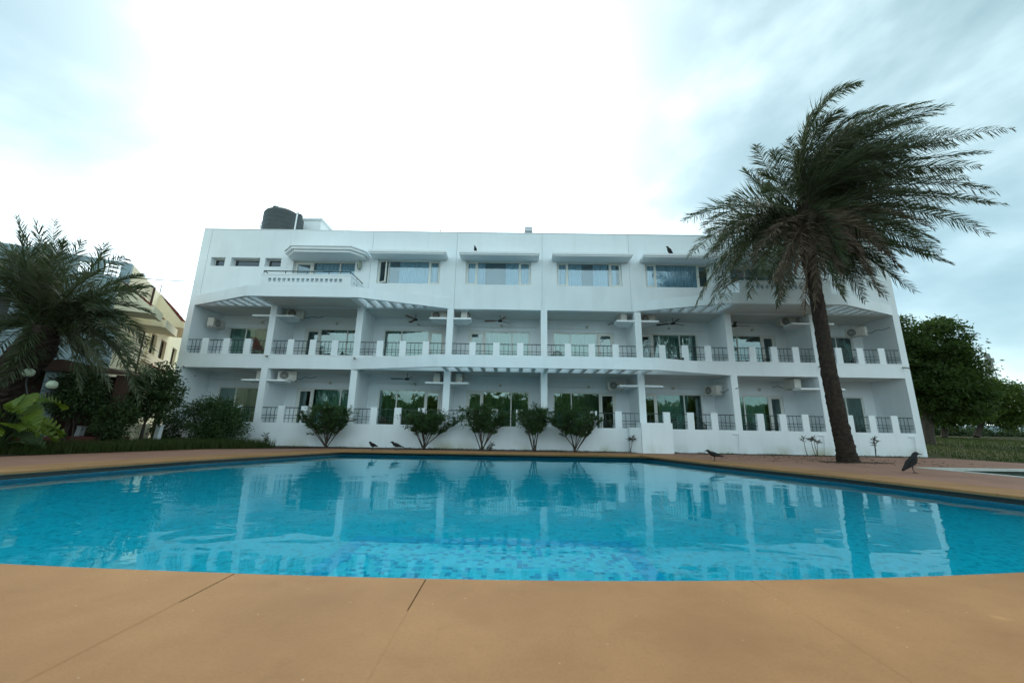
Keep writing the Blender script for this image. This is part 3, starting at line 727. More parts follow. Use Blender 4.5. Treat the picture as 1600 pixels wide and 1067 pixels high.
def place_ac(x, y, z, rz, label):
    o = ac0 if ac_first[0] else copy_tree(ac0); ac_first[0] = False
    o.matrix_basis = Matrix.Translation((x, y, z)) @ Matrix.Rotation(R(rz), 4, 'Z'); tag(o, label, 'air conditioner', 'outdoor air conditioner units in the balconies')
    return o
acs = [(-14.95, 18.9, 5.55, 90, 'outdoor air conditioner unit bracketed high on the left end wall of the upper leftmost balcony'),
 (-10.95, 18.75, 6.055, 12, 'air conditioner unit on the shelf of the upper second balcony from the left'),
 (-3.75, 18.7, 6.055, -6, 'air conditioner unit on the upper shelf left of the third column from the left'),
 (-2.45, 18.75, 6.055, 84, 'end-on air conditioner unit on the upper shelf right of the third column from the left'),
 (5.25, 18.75, 6.055, 96, 'end-on air conditioner unit on the upper shelf left of the column above the white block'),
 (6.5, 18.7, 6.055, 4, 'air conditioner unit on the upper shelf right of the column above the white block'),
 (13.45, 18.8, 6.055, 0, 'air conditioner unit on the upper shelf just left of the palm trunk'),
 (16.9, 18.9, 5.6, -60, 'air conditioner unit hanging in the upper rightmost balcony'),
 (-12.05, 18.8, 2.965, 90, 'air conditioner unit on the lower shelf of the leftmost ground floor balcony'),
 (-10.85, 18.65, 2.965, 18, 'large beige air conditioner unit on the lower shelf above the second ground floor balcony'),
 (-3.65, 18.8, 2.965, 90, 'air conditioner unit end-on on the lower shelf left of the middle bushes'),
 (-2.6, 18.8, 2.965, 90, 'air conditioner unit on the lower shelf right of the same column above the bushes'),
 (4.95, 19.2, 2.80, 0, 'air conditioner unit fixed to the back wall left of the column with the white block'),
 (9.55, 18.9, 2.62, -72, 'air conditioner unit on the right wall of the ground floor balcony behind the white block'),
 (13.3, 18.8, 2.965, 90, 'air conditioner unit on the lower shelf just left of the palm trunk'),
 (14.75, 18.8, 2.965, 90, 'air conditioner unit on the lower shelf half hidden behind the palm trunk')]
for a in acs: place_ac(*a)
# ceiling fans
def fan(x, y, z, rz, bm_, label):
    t = empty('ceiling_fan', (x, y, z), R(rz), label, 'fan', 'ceiling fans in the balconies')
    part('rod', MB().tube([(0, 0, 0), (0, 0, .28)], .014, 6), M_DARK, t, ws=False)
    part('motor', MB().lathe([(.04, -.07), (.11, -.05), (.12, 0), (.09, .03), (.03, .05)], n=14), M_DARK, t, ws=False)
    for k in range(3):
        Mx = Matrix.Rotation(2*math.pi*k/3, 4, 'Z') @ Matrix.Rotation(R(12), 4, 'X')
        part('blade', MB().prism([(.12, -.03), (.28, -.07), (.78, -.085), (.80, .06), (.28, .06), (.12, .03)], -.005, .005, Mx), bm_, t, ws=False)
for a in [(-5.0, 18.95, 6.2, 8, M_FANBR, 'brown-bladed ceiling fan in the upper balcony third from the left'),
          (-.75, 18.95, 6.2, 172, M_FANBR, 'brown-bladed ceiling fan in the upper balcony fourth from the left'),
          (7.9, 18.95, 6.2, 30, M_DARK, 'dark ceiling fan in the upper balcony above the white block'),
          (10.9, 18.85, 6.1, 5, M_DARK, 'dark ceiling fan in the upper balcony left of the palm trunk'),
          (-5.2, 18.95, 3.2, 60, M_DARK, 'dark ceiling fan in the ground floor balcony above the leftmost oleander bush')]: fan(*a)
# chairs
def make_chair(mt):
    t = empty('balcony_chair', (0, 0, 0)); 
    part('seat', MB().prism([(-.22, -.22), (.22, -.22), (.20, .2), (-.20, .2)], .40, .43), mt, t, ws=False)
    bk = MB()
    for k in range(9):
        a = -.2 + .4*k/8; h = .86 - .12*(a/.2)**2
        bk.tube([(a, .2, .43), (a*1.08, .27, h)], .012, 4)
    bk.tube([(-.22, .2, .43), (-.235, .25, .68), (-.2, .27, .78), (-.1, .27, .85), (0, .275, .87), (.1, .27, .85), (.2, .27, .78), (.235, .25, .68), (.22, .2, .43)], .018, 5)
    part('backrest', bk, mt, t, ws=False)
    for sx in (-1, 1):
        part('armrest', MB().tube([(sx*.23, .24, .64), (sx*.26, 0, .65), (sx*.25, -.2, .62), (sx*.22, -.21, .42)], .018, 5), mt, t, ws=False)
        for sy in (-1, 1): part('leg', MB().tube([(sx*.2, sy*.19, .41), (sx*.24, sy*.24, 0)], .018, 5), mt, t, ws=False)
    return t
ch0, ch1 = make_chair(M_CHAIR), make_chair(M_CHAIRB); used = {0: False, 1: False}
def chair(k, x, y, z, rz, label):
    src = (ch0, ch1)[k]; o = src if not used[k] else copy_tree(src); used[k] = True
    o.matrix_basis = Matrix.Translation((x, y, z)) @ Matrix.Rotation(R(rz), 4, 'Z'); tag(o, label, 'chair', 'chairs on the balconies')
for a in [(0, -9.75, 18.75, 3.622, 60, 'left of two dark chairs in the upper second balcony from the left'),
          (0, -8.75, 18.85, 3.622, -50, 'right of two dark chairs in the upper second balcony from the left'),
          (0, -12.95, 18.8, 3.622, 180, 'dark chair behind the railing of the upper leftmost balcony'),
          (1, 1.95, 18.5, 3.68, 200, 'brown round-backed cane chair in the upper balcony just right of the middle column'),
          (0, 10.85, 18.8, 3.622, 70, 'left of two dark chairs in the upper balcony left of the palm trunk'),
          (0, 12.2, 18.9, 3.622, -60, 'right of two dark chairs in the upper balcony left of the palm trunk'),
          (0, 15.35, 18.8, 3.622, 100, 'left of two dark chairs in the upper rightmost balcony'),
          (0, 16.2, 18.7, 3.622, 190, 'right of two dark chairs in the upper rightmost balcony'),
          (1, -5.95, 18.75, .462, 150, 'left of two brown cane chairs on the ground floor left of the bushes'),
          (1, -5.25, 18.75, .462, 200, 'right of two brown cane chairs on the ground floor left of the bushes'),
          (0, 8.65, 18.8, .462, -80, 'dark chair facing sideways in the ground floor balcony behind the white block'),
          (0, 10.95, 18.7, .462, 170, 'left of two dark chairs in the ground floor balcony left of the palm trunk'),
          (0, 12.0, 18.75, .462, 230, 'right of two dark chairs in the ground floor balcony left of the palm trunk'),
          (0, 15.75, 18.6, .462, 180, 'dark chair with rounded back in the ground floor balcony right of the palm trunk')]: chair(*a)
bn = empty('waste_bin', (7.3, 18.6, .462), 0, 'dark green bin behind the ground floor railing beside the white block', 'bin')
part('body', MB().prism([(-.2, -.2), (.2, -.2), (.2, .2), (-.2, .2)], 0, .95), mat('bin_green', (.03, .09, .07), .5, .3, noise_amt=.2), bn, ws=False)
part('lid', MB().box(-.22, .22, -.22, .22, .95, 1.0), M_DARK, bn, ws=False)
cl = MB()
for k in range(12):
    x = 6.75+.062*k; h = .05+.035*math.sin(k*1.3); cl.box(x, x+.062, 17.1+.02*math.sin(k), 17.45, 4.012, 4.03+h)
tag(part('cloth', cl, M_DARK), 'dark cloth lying on the canted ledge above the white block', 'cloth')
# water tank
tk = empty('water_tank', (-13.12, 20.0, 9.9), 0, 'large black plastic water tank on the roof near the left end', 'water tank')
prof = [(1.0, .35), (1.0, .5)]
for k in range(7):
    z = .55 + k*.26; prof += [(1.0, z), (.99, z+.05), (.99, z+.09), (1.0, z+.14)]
prof += [(.99, 2.42), (.93, 2.52), (.62, 2.72), (.34, 2.82), (.30, 2.84)]
part('tank_body', MB().lathe(prof, n=36), M_TANK, tk, ws=False, smooth=False)
part('tank_lid', MB().lathe([(.20, 2.70), (.21, 2.95), (.19, 3.03), (.10, 3.08)], c=(-.42, -.15, -.05), n=18), M_TANK, tk, ws=False)
part('tank_inlet', MB().box(.72, .98, -.12, .12, 2.28, 2.62), M_TANK, tk, ws=False)
part('tank_stand', MB().box(-1.1, 1.1, -1.1, 1.1, 0, .35), M_WHITE2, tk, ws=False)
part('tank_pipe', MB().tube([(-1.12, -.2, .0), (-1.12, -.2, 2.0), (-1.0, -.15, 2.1)], .025, 6), M_WHITE2, tk, ws=False)
fl = empty('floodlight', (.61, 18.16, 10.55), 0, 'small grey floodlight standing on the roof edge above the middle windows', 'lamp')
part('bracket', MB().tube([(-.2, 0, .02), (-.2, 0, .2), (-.17, 0, .2)], .015, 5).tube([(.2, 0, .02), (.2, 0, .2), (.17, 0, .2)], .015, 5).box(-.2, .2, -.03, .03, 0, .03), M_DARK, fl, ws=False)
part('housing', MB().box(-.18, .18, -.05, .07, .06, .38), mat('floodlight_grey', (.22, .25, .28), .4, .5, noise_amt=.1), fl, ws=False)
part('lens', MB().box(-.15, .15, -.062, -.05, .14, .33), mat('floodlight_lens', (.6, .65, .7), .15, .6, noise_amt=.1), fl, ws=False)
for sx, lb in ((-7.66, 'white lantern wall lamp beside the glass door of the top left balcony'),):
    wlp = empty('wall_lamp', (sx, 18.0, 8.55), 0, lb, 'lamp')
    part('arm', MB().tube([(0, 0, .2), (0, -.12, .26), (0, -.14, .2)], .014, 5).box(-.04, .04, -.015, -.001, .05, .25), M_DARK, wlp, ws=False)
    part('lantern', MB().lathe([(.02, -.16), (.06, -.12), (.095, .1), (.10, .12), (.04, .19), (.01, .21)], c=(0, -.14, 0), n=8), M_GLOBE, wlp, ws=False)
    cg = MB()
    for k in range(6):
        a = k*math.pi/3; cg.tube([(.02*math.cos(a), -.14+.02*math.sin(a), -.18), (.07*math.cos(a), -.14+.07*math.sin(a), -.12), (.105*math.cos(a), -.14+.105*math.sin(a), .11)], .007, 4)
    part('cage', cg, M_DARK, wlp, ws=False)

# crows
def crow(loc, rz, s, pose, label):
    """pose: 'walk' body level, 'perch' body upright"""
    t = empty('crow', loc, R(rz), label, 'bird', 'crows')
    if pose == 'walk': spine = [(-.30, .13, .012, .035), (-.24, .145, .022, .04), (-.16, .165, .035, .05), (-.08, .185, .058, .062), (0, .20, .072, .075), (.07, .225, .068, .068), (.125, .262, .046, .048), (.155, .295, .040, .040), (.185, .305, .038, .036), (.208, .302, .026, .022), (.222, .298, .013, .013)]
    else: spine = [(-.20, .04, .012, .035), (-.16, .075, .022, .04), (-.11, .12, .04, .05), (-.06, .17, .06, .062), (-.01, .22, .072, .07), (.025, .275, .064, .062), (.045, .325, .046, .046), (.062, .36, .042, .040), (.088, .375, .038, .036), (.112, .372, .026, .022), (.126, .368, .013, .013)]
    body = MB(); n = 12
    for k, (x, z, rz_, ry) in enumerate(spine):
        x0, z0 = spine[max(0, k-1)][:2]; x1, z1 = spine[min(len(spine)-1, k+1)][:2]; d = Vector((x1-x0, 0, z1-z0)).normalized(); up = Vector((-d.z, 0, d.x))
        for j in range(n):
            a = 2*math.pi*j/n; p = Vector((x, 0, z)) + up*rz_*math.cos(a) + Vector((0, 1, 0))*ry*math.sin(a); body.v.append(tuple(p*s))
    for k in range(len(spine)-1):
        for j in range(n): jj = (j+1) % n; body.f.append((k*n+j, k*n+jj, (k+1)*n+jj, (k+1)*n+j))
    body.f.append(tuple(reversed(range(n)))); body.f.append(tuple((len(spine)-1)*n+j for j in range(n)))
    part('body', body, M_CROW, t, ws=False, smooth=True)
    hx, hz = spine[-1][:2]
    def ry_at(x): return min(spine, key=lambda q: abs(q[0]-x))[3]*(1.0 if pose == 'walk' else 1.02)
    part('beak', MB().tube([Vector((hx-.006, 0, hz))*s, Vector((hx+.03, 0, hz-.004))*s, Vector((hx+.062, 0, hz-.018))*s], [.013*s, .010*s, .002*s], 6), M_DARK, t, ws=False)
    for sy in (-1, 1):
        if pose == 'walk': wp = [(.07, .25), (.02, .255), (-.10, .215), (-.24, .155), (-.29, .135), (-.18, .15), (-.03, .165), (.05, .195)]
        else: wp = [(.035, .31), (0, .30), (-.08, .22), (-.16, .10), (-.18, .06), (-.11, .10), (-.02, .16), (.03, .22)]
        w = MB(); a = .062; i = len(w.v)
        for yy in (a-.02, a+.006): w.v += [(x*s, sy*(yy - a + .97*ry_at(x))*s, z*s) for k, (x, z) in enumerate(wp)]
        m_ = len(wp); w.f.append(tuple(range(m_))); w.f.append(tuple(range(2*m_-1, m_-1, -1)))
        for k in range(m_): kk = (k+1) % m_; w.f.append((k, kk, m_+kk, m_+k))
        part('wing', w, M_CROW, t, ws=False)
        lx = -.01 + sy*.02
        lg = MB().tube([Vector((lx, sy*.03, .15))*s, Vector((lx-.015, sy*.03, .08))*s, Vector((lx+.01, sy*.03, .006))*s], [.014*s, .007*s, .006*s], 5)
        for ta in (-25, 0, 25, 180): lg.tube([Vector((lx+.01, sy*.03, .006))*s, Vector((lx+.01+.04*math.cos(R(ta)), sy*.03+.04*math.sin(R(ta)), .004))*s], .004*s, 4)
        part('leg', lg, M_DARK, t, ws=False)
    return t
crow((9.95, 10.2, 0), -12, 1.25, 'perch', 'largest black crow standing on the paving by the right edge of the pool')
crow((6.55, 13.3, 0), 178, 1.05, 'walk', 'black crow facing left on the far right coping of the pool')
crow((-4.62, 16.0, 0), 170, 1.05, 'walk', 'black crow with its body stretched on the far coping left of the bushes')
crow((-5.55, 16.0, 0), 250, 1.0, 'walk', 'grey crow bending down beside the pool, left of another crow')
crow((-1.98, 17.5, 9.17), 250, .85, 'perch', 'small crow perched on the hood of the second top window')
crow((7.38, 17.5, 9.17), 200, 1.15, 'perch', 'crow perched on the rightmost window hood beside the palm crown')
crow((-3.85, 18.1, 10.55), 20, .45, 'walk', 'tiny bird on the roof edge above the windows')

# ---------------------------------------------------------------- palms
def bez(a, b, c, t): return a*(1-t)**2 + b*2*t*(1-t) + c*t*t
def frond(name, C, tip, ctrl, parent, mt, wind, nl=62, ll=.50, spread=1.0, stalk=.02, seed=0, lw=.017):
    rnd = random.Random(seed); C, tip, ctrl = Vector(C), Vector(tip), Vector(ctrl)
    m = MB(); K = 16; pts = [bez(C, ctrl, tip, k/(K-1)) for k in range(K)]
    m.tube(pts, [stalk*(1.25-k/(K-1)*1.05) for k in range(K)], 4, False)
    Lg = sum((pts[k+1]-pts[k]).length for k in range(K-1)); sc = min(1.0, Lg/4.0)*.35+.65
    roll = rnd.uniform(-1.3, 1.3)
    for q in range(nl):
        t = .10 + .90*(q + rnd.random()*.5)/nl
        p = bez(C, ctrl, tip, min(t, 1)); d = (bez(C, ctrl, tip, min(t+.02, 1.02)) - bez(C, ctrl, tip, t-.02)).normalized()
        side = d.cross(Vector((0, 0, 1))); 
        if side.length < .1: side = Vector((0, 1, 0))
        side = (Matrix.Rotation(roll, 3, d) @ side.normalized()); up = side.cross(d).normalized()
        lp = ll*sc*(0.35 + 1.0*math.sin(math.pi*min(1, (t*.86+.12)))**.8)*(.8 if t > .93 else 1)
        ang = R(62 - 30*t) * spread
        for s in (-1, 1):
            l = lp*rnd.uniform(.75, 1.12); an = ang*rnd.uniform(.75, 1.2)
            dirv = (d*math.cos(an) + side*s*math.sin(an) + up*rnd.uniform(-.15, .45)).normalized()
            dirv = (dirv + wind*rnd.uniform(.5, 1.1)*.18).normalized()
            mid = p + dirv*l*.5; end = p + (dirv + wind*.12 + Vector((0, 0, -.14))).normalized()*l
            wv = dirv.cross(Vector((rnd.uniform(-1, 1), rnd.uniform(-1, 1), rnd.uniform(-1, 1)))).normalized()*lw
            i = len(m.v); m.v += [tuple(p-wv*.6), tuple(p+wv*.6), tuple(mid+wv), tuple(mid-wv), tuple(end)]
            m.f += [(i, i+1, i+2, i+3), (i+3, i+2, i+4)]
    return part(name, m, mt, parent)
def palm_trunk(pts, radii, parent, rows=110, n=20):
    P_ = [Vector(p) for p in pts]; m = MB()
    for k in range(rows+1):
        t = k/rows*(len(P_)-1); a = min(int(t), len(P_)-2); f = t-a
        c = P_[a].lerp(P_[a+1], f); r = radii[a]*(1-f)+radii[a+1]*f
        for j in range(n):
            th = 2*math.pi*j/n; hh = k*.5 + (j % 2)*1.0 + j*2.0/n
            scale = 1 + .16*((hh % 2.0)/2.0) + .05*noise.noise(Vector((j*.9, k*.31, 3)))
            if random.random() < .03: scale += .10
            m.v.append((c.x + math.cos(th)*r*scale, c.y + math.sin(th)*r*scale, c.z))
    for k in range(rows):
        for j in range(n): jj = (j+1) % n; m.f.append((k*n+j, k*n+jj, (k+1)*n+jj, (k+1)*n+j))
    m.f.append(tuple(rows*n+j for j in range(n)))
    return part('trunk', m, M_BARK, parent)

palm = empty('date_palm', (11.3, 13.8, 0), 0, 'tall date palm blown to the right by the wind in front of the hotel', 'palm tree')
palm_trunk([(11.3, 13.8, -.05), (11.28, 13.8, .35), (11.2, 13.8, 1.5), (11.14, 13.8, 3), (11.13, 13.8, 4.6), (11.12, 13.8, 6.5), (11.05, 13.8, 7.8), (11.02, 13.8, 8.8), (11.05, 13.8, 9.4)],
           [.31, .25, .225, .215, .20, .195, .235, .30, .20], palm)
wind = Vector((1, .1, -.05))
CC = Vector((11.05, 13.8, 9.0))
# tip x, tip z, control lift, class
tips = [(6.47, 8.88, .9), (6.59, 7.41, 1.3), (6.67, 5.51, 1.7), (7.53, 5.4, 1.6), (8.63, 5.78, 1.3), (9.64, 5.43, 1.0),
        (9.1, 11.1, .4), (9.7, 12.3, .2), (14.3, 15.3, -1.3), (12.2, 13.8, -.3), (11.0, 12.6, .0),
        (17.2, 14.5, -.3), (17.6, 13.9, -.1), (16.4, 14.3, -.5), (15.3, 14.2, -.8), (18.0, 13.1, .25), (18.4, 12.8, .3), (19.0, 12.05, .55), (18.5, 11.4, .7), (17.2, 12.4, .3), (16.8, 13.4, -.1),
        (19.1, 9.75, 1.2), (18.9, 10.3, 1.0), (18.2, 8.45, 1.3), (17.8, 8.9, 1.3), (17.9, 10.9, .8), (16.36, 7.25, 1.5), (16.0, 7.6, 1.5), (14.8, 6.1, 1.4), (14.4, 6.5, 1.4), (13.7, 5.9, 1.2), (17.0, 9.4, 1.1),
        (12.9, 5.7, 1.0), (12.1, 5.8, .7), (15.4, 8.3, 1.3), (16.2, 10.6, .8), (15.6, 12.0, .3), (14.6, 13.2, -.4), (13.4, 14.0, -.6), (7.2, 8.6, 1.2), (7.5, 7.6, 1.4), (8.1, 6.9, 1.4), (8.2, 9.6, .9), (7.0, 6.6, 1.5),
        (9.2, 6.6, 1.2), (10.2, 6.2, .8), (13.2, 7.1, 1.2), (14.2, 7.6, 1.4), (12.4, 7.2, .9), (13.9, 9.9, .9), (14.5, 11.2, .6), (13.0, 12.4, .1)]
si = 0
for (tx, tz, lift) in tips:
    for rep in range(3 if tx > 12.5 else 2):
        si += 1; rnd = random.Random(si*13)
        ty = 13.8 + rnd.uniform(-1.5, 1.5); sc = 1 if rep == 0 else rnd.uniform(.68, .92)
        T = Vector((CC.x + (tx-CC.x)*sc, ty, CC.z + (tz-CC.z)*sc + (0 if rep == 0 else rnd.uniform(-.35, .35))))
        # keep the apparent tip place when it sits nearer or farther
        T = Vector((T.x*(ty/13.8), ty, .88 + (T.z-.88)*(ty/13.8))) if rep == 0 else T
        base = CC + Vector((rnd.uniform(-.12, .12), rnd.uniform(-.15, .15), rnd.uniform(-.35, .35) + (.35 if tz > 10 else 0)))
        dx = T.x-base.x
        if tx > 12: ctrl = Vector((base.x + dx*(.38 if tz < 15 else .12), (base.y+T.y)/2 + rnd.uniform(-.4, .4), base.z + (T.z-base.z)*.72 + rnd.uniform(.7, 1.2) + (.5 if tz < 9 else 0)))
        else: ctrl = base.lerp(T, .48) + Vector((.1 - (.35 if tx < 10 else 0), rnd.uniform(-.4, .4), lift + rnd.uniform(-.2, .35)))
        frond('frond', base, T, ctrl, palm, M_FROND, wind, nl=92, ll=.66, seed=si, lw=.0145)
for k, (tx, tz, ty) in enumerate([(10.02, 4.9, 13.1), (10.4, 5.4, 12.9), (8.9, 5.9, 12.8), (11.2, 6.2, 12.7), (12.6, 5.6, 12.9), (12.3, 6.3, 12.7), (7.6, 6.0, 13.0), (9.7, 6.3, 12.8), (13.6, 6.5, 12.9), (11.6, 7.1, 12.6), (14.9, 8.1, 12.8), (8.3, 7.0, 12.7), (10.6, 5.2, 13.3), (9.2, 5.5, 13.0), (12.9, 7.0, 12.6)]):
    base = CC + Vector((random.uniform(-.15, .15), -.2, -.3)); T = Vector((tx, ty, tz)); ctrl = base.lerp(T, .4) + Vector((0, -.5, 1.0))
    frond('frond', base, T, ctrl, palm, M_FRONDD, wind*.6, nl=86, ll=.50, seed=900+k, lw=.016)['label'] = 'dry brown frond hanging down'
# inflorescence / crown fibres
fb = MB()
for k in range(120):
    a = random.uniform(0, 6.28); z = random.uniform(7.9, 9.3); r = .28+.1*math.sin((z-7.9)*2.2); p = Vector((11.04+math.cos(a)*r, 13.8+math.sin(a)*r, z)); q = p + Vector((math.cos(a)*.22, math.sin(a)*.22, .32))
    fb.tube([p, q], [.055, .02], 4)
part('leaf_stubs', fb, M_BARK, palm, kind='stuff')

palm2 = empty('date_palm', (-15.3, 11.6, 0), 0, 'bushy dark date palm at the left edge in front of the blue-grey house', 'palm tree')
palm_trunk([(-15.6, 11.6, -.05), (-15.5, 11.6, 1.0), (-15.1, 11.6, 2.0), (-14.6, 11.6, 2.9), (-14.4, 11.6, 3.7)], [.46, .42, .40, .46, .3], palm2, rows=50)
C2 = Vector((-14.4, 11.6, 3.55))
Yp = 11.6
t2 = [(-16.31, 7.5, .0), (-15.66, 7.5, -.2), (-14.5, 6.8, .2), (-13.7, 6.7, .3), (-12.9, 6.2, .5), (-17.84, 7.1, .3), (-17.8, 5.8, .8), (-11.9, 5.0, 1.0), (-11.6, 3.2, 1.6), (-11.1, 2.1, 1.6), (-11.4, 1.4, 1.6),
      (-13.0, 2.4, .9), (-17.0, 3.2, 1.2), (-16.9, 2.2, 1.2), (-14.6, 2.1, .5), (-13.3, 1.8, 1.0), (-15.8, 1.9, .8), (-11.6, 4.3, 1.2), (-12.2, 5.6, .8), (-15.2, 6.9, .0), (-16.9, 6.6, .3), (-18.0, 4.6, 1.2), (-12.1, 2.9, 1.4), (-12.4, 1.9, 1.3),
      (-14.0, 5.6, .4), (-15.9, 5.4, .4), (-13.1, 4.6, .7), (-12.6, 3.8, 1.1), (-17.6, 6.3, .6), (-16.2, 6.3, .1)]
for k, (tx, tz, lift) in enumerate(t2):
    for rep in range(2):
        rnd = random.Random(5000+k*2+rep); ty = Yp + rnd.uniform(-1.6, 1.6)
        sc = (ty/12.0) if rep == 0 else (Yp/12.0)*1.0
        T = Vector((tx*sc, ty, .88+(tz-.88)*sc))
        if rep: T = C2.lerp(T, rnd.uniform(.7, .95))
        base = C2 + Vector((rnd.uniform(-.15, .15), rnd.uniform(-.15, .15), rnd.uniform(-.3, .3)))
        ctrl = base.lerp(T, .45) + Vector((0, rnd.uniform(-.4, .4), lift+rnd.uniform(-.1, .3)))
        frond('frond', base, T, ctrl, palm2, M_FROND, Vector((.3, 0, -.1)), nl=84, ll=.54, lw=.013, seed=3000+k*2+rep)

# ---------------------------------------------------------------- shrubs and trees
def leaf(m, p, d, l, w, rnd, droop=.15):
    d = d.normalized(); sd = d.cross(Vector((rnd.uniform(-1, 1), rnd.uniform(-1, 1), rnd.uniform(-1, 1))))
    if sd.length < 1e-3: sd = Vector((1, 0, 0))
    sd = sd.normalized()*w*.5; e = p + (d + Vector((0, 0, -droop))).normalized()*l; mid = p.lerp(e, .45) + Vector((0, 0, droop*l*.15))
    i = len(m.v); m.v += [tuple(p), tuple(mid+sd), tuple(e), tuple(mid-sd)]; m.f.append((i, i+1, i+2, i+3))
def blob_foliage(m, c, rad, nclump, nleaf, ls, lw, rnd, clump=.35, zmin=-9, flat=.8, shell=.45):
    c = Vector(c)
    for k in range(nclump):
        while True:
            q = Vector((rnd.uniform(-1, 1), rnd.uniform(-1, 1), rnd.uniform(-1, 1)))
            nn_ = q.length; lim = .86+.30*noise.noise(q.normalized()*2.1 + Vector((c.x, c.y, 0)))
            if shell < nn_ < lim: break
        p = c + Vector((q.x*rad[0], q.y*rad[1], q.z*rad[2]))
        if p.z < zmin: continue
        cr = clump*rnd.uniform(.6, 1.3); out = q.normalized()
        for j in range(nleaf):
            o = Vector((rnd.gauss(0, .45), rnd.gauss(0, .45), rnd.gauss(0, .45)*flat))*cr
            leaf(m, p+o, out*.7+Vector((rnd.uniform(-1, 1), rnd.uniform(-1, 1), rnd.uniform(-.6, .8))), ls*rnd.uniform(.7, 1.2), lw*rnd.uniform(.7, 1.2), rnd, .3)
def oleander(x, y, w, h, label, seed, nstem=7, leaves=30, mt=None, bare=.35):
    rnd = random.Random(seed); t = empty('oleander_bush', (x, y, 0), 0, label, 'bush', 'clipped bushes along the hotel wall')
    st = MB(); fo = MB()
    for k in range(nstem):
        a = 2*math.pi*k/nstem + rnd.uniform(-.4, .4); rr = rnd.uniform(.25, .95)*w*.5
        bx, by = rnd.uniform(-.12, .12), rnd.uniform(-.08, .08)
        top = Vector((math.cos(a)*rr, math.sin(a)*rr*.8, h*(.80-.25*(rr/(w*.5))**2)))
        pts = [Vector((bx, by, 0)).lerp(top, q/5) + Vector((math.cos(a)*.1*math.sin(q), math.sin(a)*.1*math.sin(q), 0))*.4 for q in range(6)]
        pts = [Vector((p.x*(.55+.45*q/5), p.y*(.55+.45*q/5), p.z)) for q, p in enumerate(pts)]
        st.tube(pts, [.024-.003*q for q in range(6)], 5)
        for b in range(21):
            f = rnd.uniform(bare, 1.0); p = pts[min(4, int(f*5))].lerp(pts[min(5, int(f*5)+1)], f*5 % 1)
            d = Vector((rnd.uniform(-1, 1), rnd.uniform(-1, 1), rnd.uniform(.1, 1.3))).normalized()
            tip = p + d*rnd.uniform(.15, .42)*h*.45; 
            q = Vector((tip.x/(w*.5), tip.y/(w*.45), (tip.z-h*.62)/(h*.42)))
            if q.length > 1.02: q = q.normalized()*1.0; tip = Vector((q.x*w*.5, q.y*w*.45, q.z*h*.42+h*.62))
            st.tube([p, p.lerp(tip, .5)+Vector((0, 0, .02)), tip], [.008, .006, .003], 4, False)
            for q_ in range(leaves):
                u = rnd.uniform(.25, 1.05); pp = p.lerp(tip, u)
                ld = (d*.9 + Vector((rnd.uniform(-1, 1), rnd.uniform(-1, 1), rnd.uniform(-.3, 1)))).normalized()
                leaf(fo, pp, ld, rnd.uniform(.10, .17), rnd.uniform(.022, .034), rnd, .1)
    blob_foliage(fo, (0, 0, h*.68), (w*.40, w*.30, h*.27), 100, 24, .13, .027, rnd, .17, .1, .9, .2)
    part('stems', st, M_BARK2, t, ws=False); part('foliage', fo, mt or M_LEAF, t, ws=False)
    return t
oleander(-8.0, 17.3, 2.95, 2.05, 'round oleander bush left of the first crow, in front of the second column', 1, 9, 34)
oleander(-3.8, 17.3, 3.1, 1.85, 'wide fan-shaped oleander bush, second from the left along the wall', 2, 10, 30, bare=.45)
oleander(-1.32, 17.3, 3.1, 2.1, 'loose oleander bush with open stems under the fourth balcony', 3, 9, 28, bare=.42)
oleander(.92, 17.3, 2.35, 2.1, 'narrow tall oleander bush just left of the middle column', 4, 8, 30, bare=.42)
oleander(2.65, 17.3, 2.9, 2.1, 'dense flat-topped oleander bush just right of the middle column', 5, 9, 34, bare=.45)

def tree(name, x, y, z0, c, rad, trunk_r, label, cat, seed, nclump, nleaf, ls, lw, mt, clump=.35, group=None, shell=.3, limbs=6, flat=.8, stems=1):
    rnd = random.Random(seed); t = empty(name, (x, y, z0), 0, label, cat, group)
    tk_ = MB(); c = Vector(c)
    for s in range(stems):
        ox = (s-(stems-1)/2)*.14
        base = Vector((x+ox, y, z0-.05)); fork = base.lerp(c, .45) + Vector((rnd.uniform(-.1, .1), 0, 0))
        tk_.tube([base, base.lerp(fork, .5)+Vector((rnd.uniform(-.08, .08), 0, 0)), fork], [trunk_r*1.2, trunk_r, trunk_r*.8], 8)
        for k in range(limbs):
            a = 2*math.pi*k/limbs+rnd.uniform(-.3, .3)
            e = c + Vector((math.cos(a)*rad[0]*.7, math.sin(a)*rad[1]*.7, rad[2]*rnd.uniform(-.3, .7)))
            tk_.tube([fork, fork.lerp(e, .5)+Vector((0, 0, .12*rad[2])), e], [trunk_r*.55, trunk_r*.3, trunk_r*.08], 5)
    part('trunk', tk_, M_BARK2, t)
    fo = MB(); blob_foliage(fo, c, rad, nclump, nleaf, ls, lw, rnd, clump, z0+.05, flat, shell); part('crown', fo, mt, t)
    return t
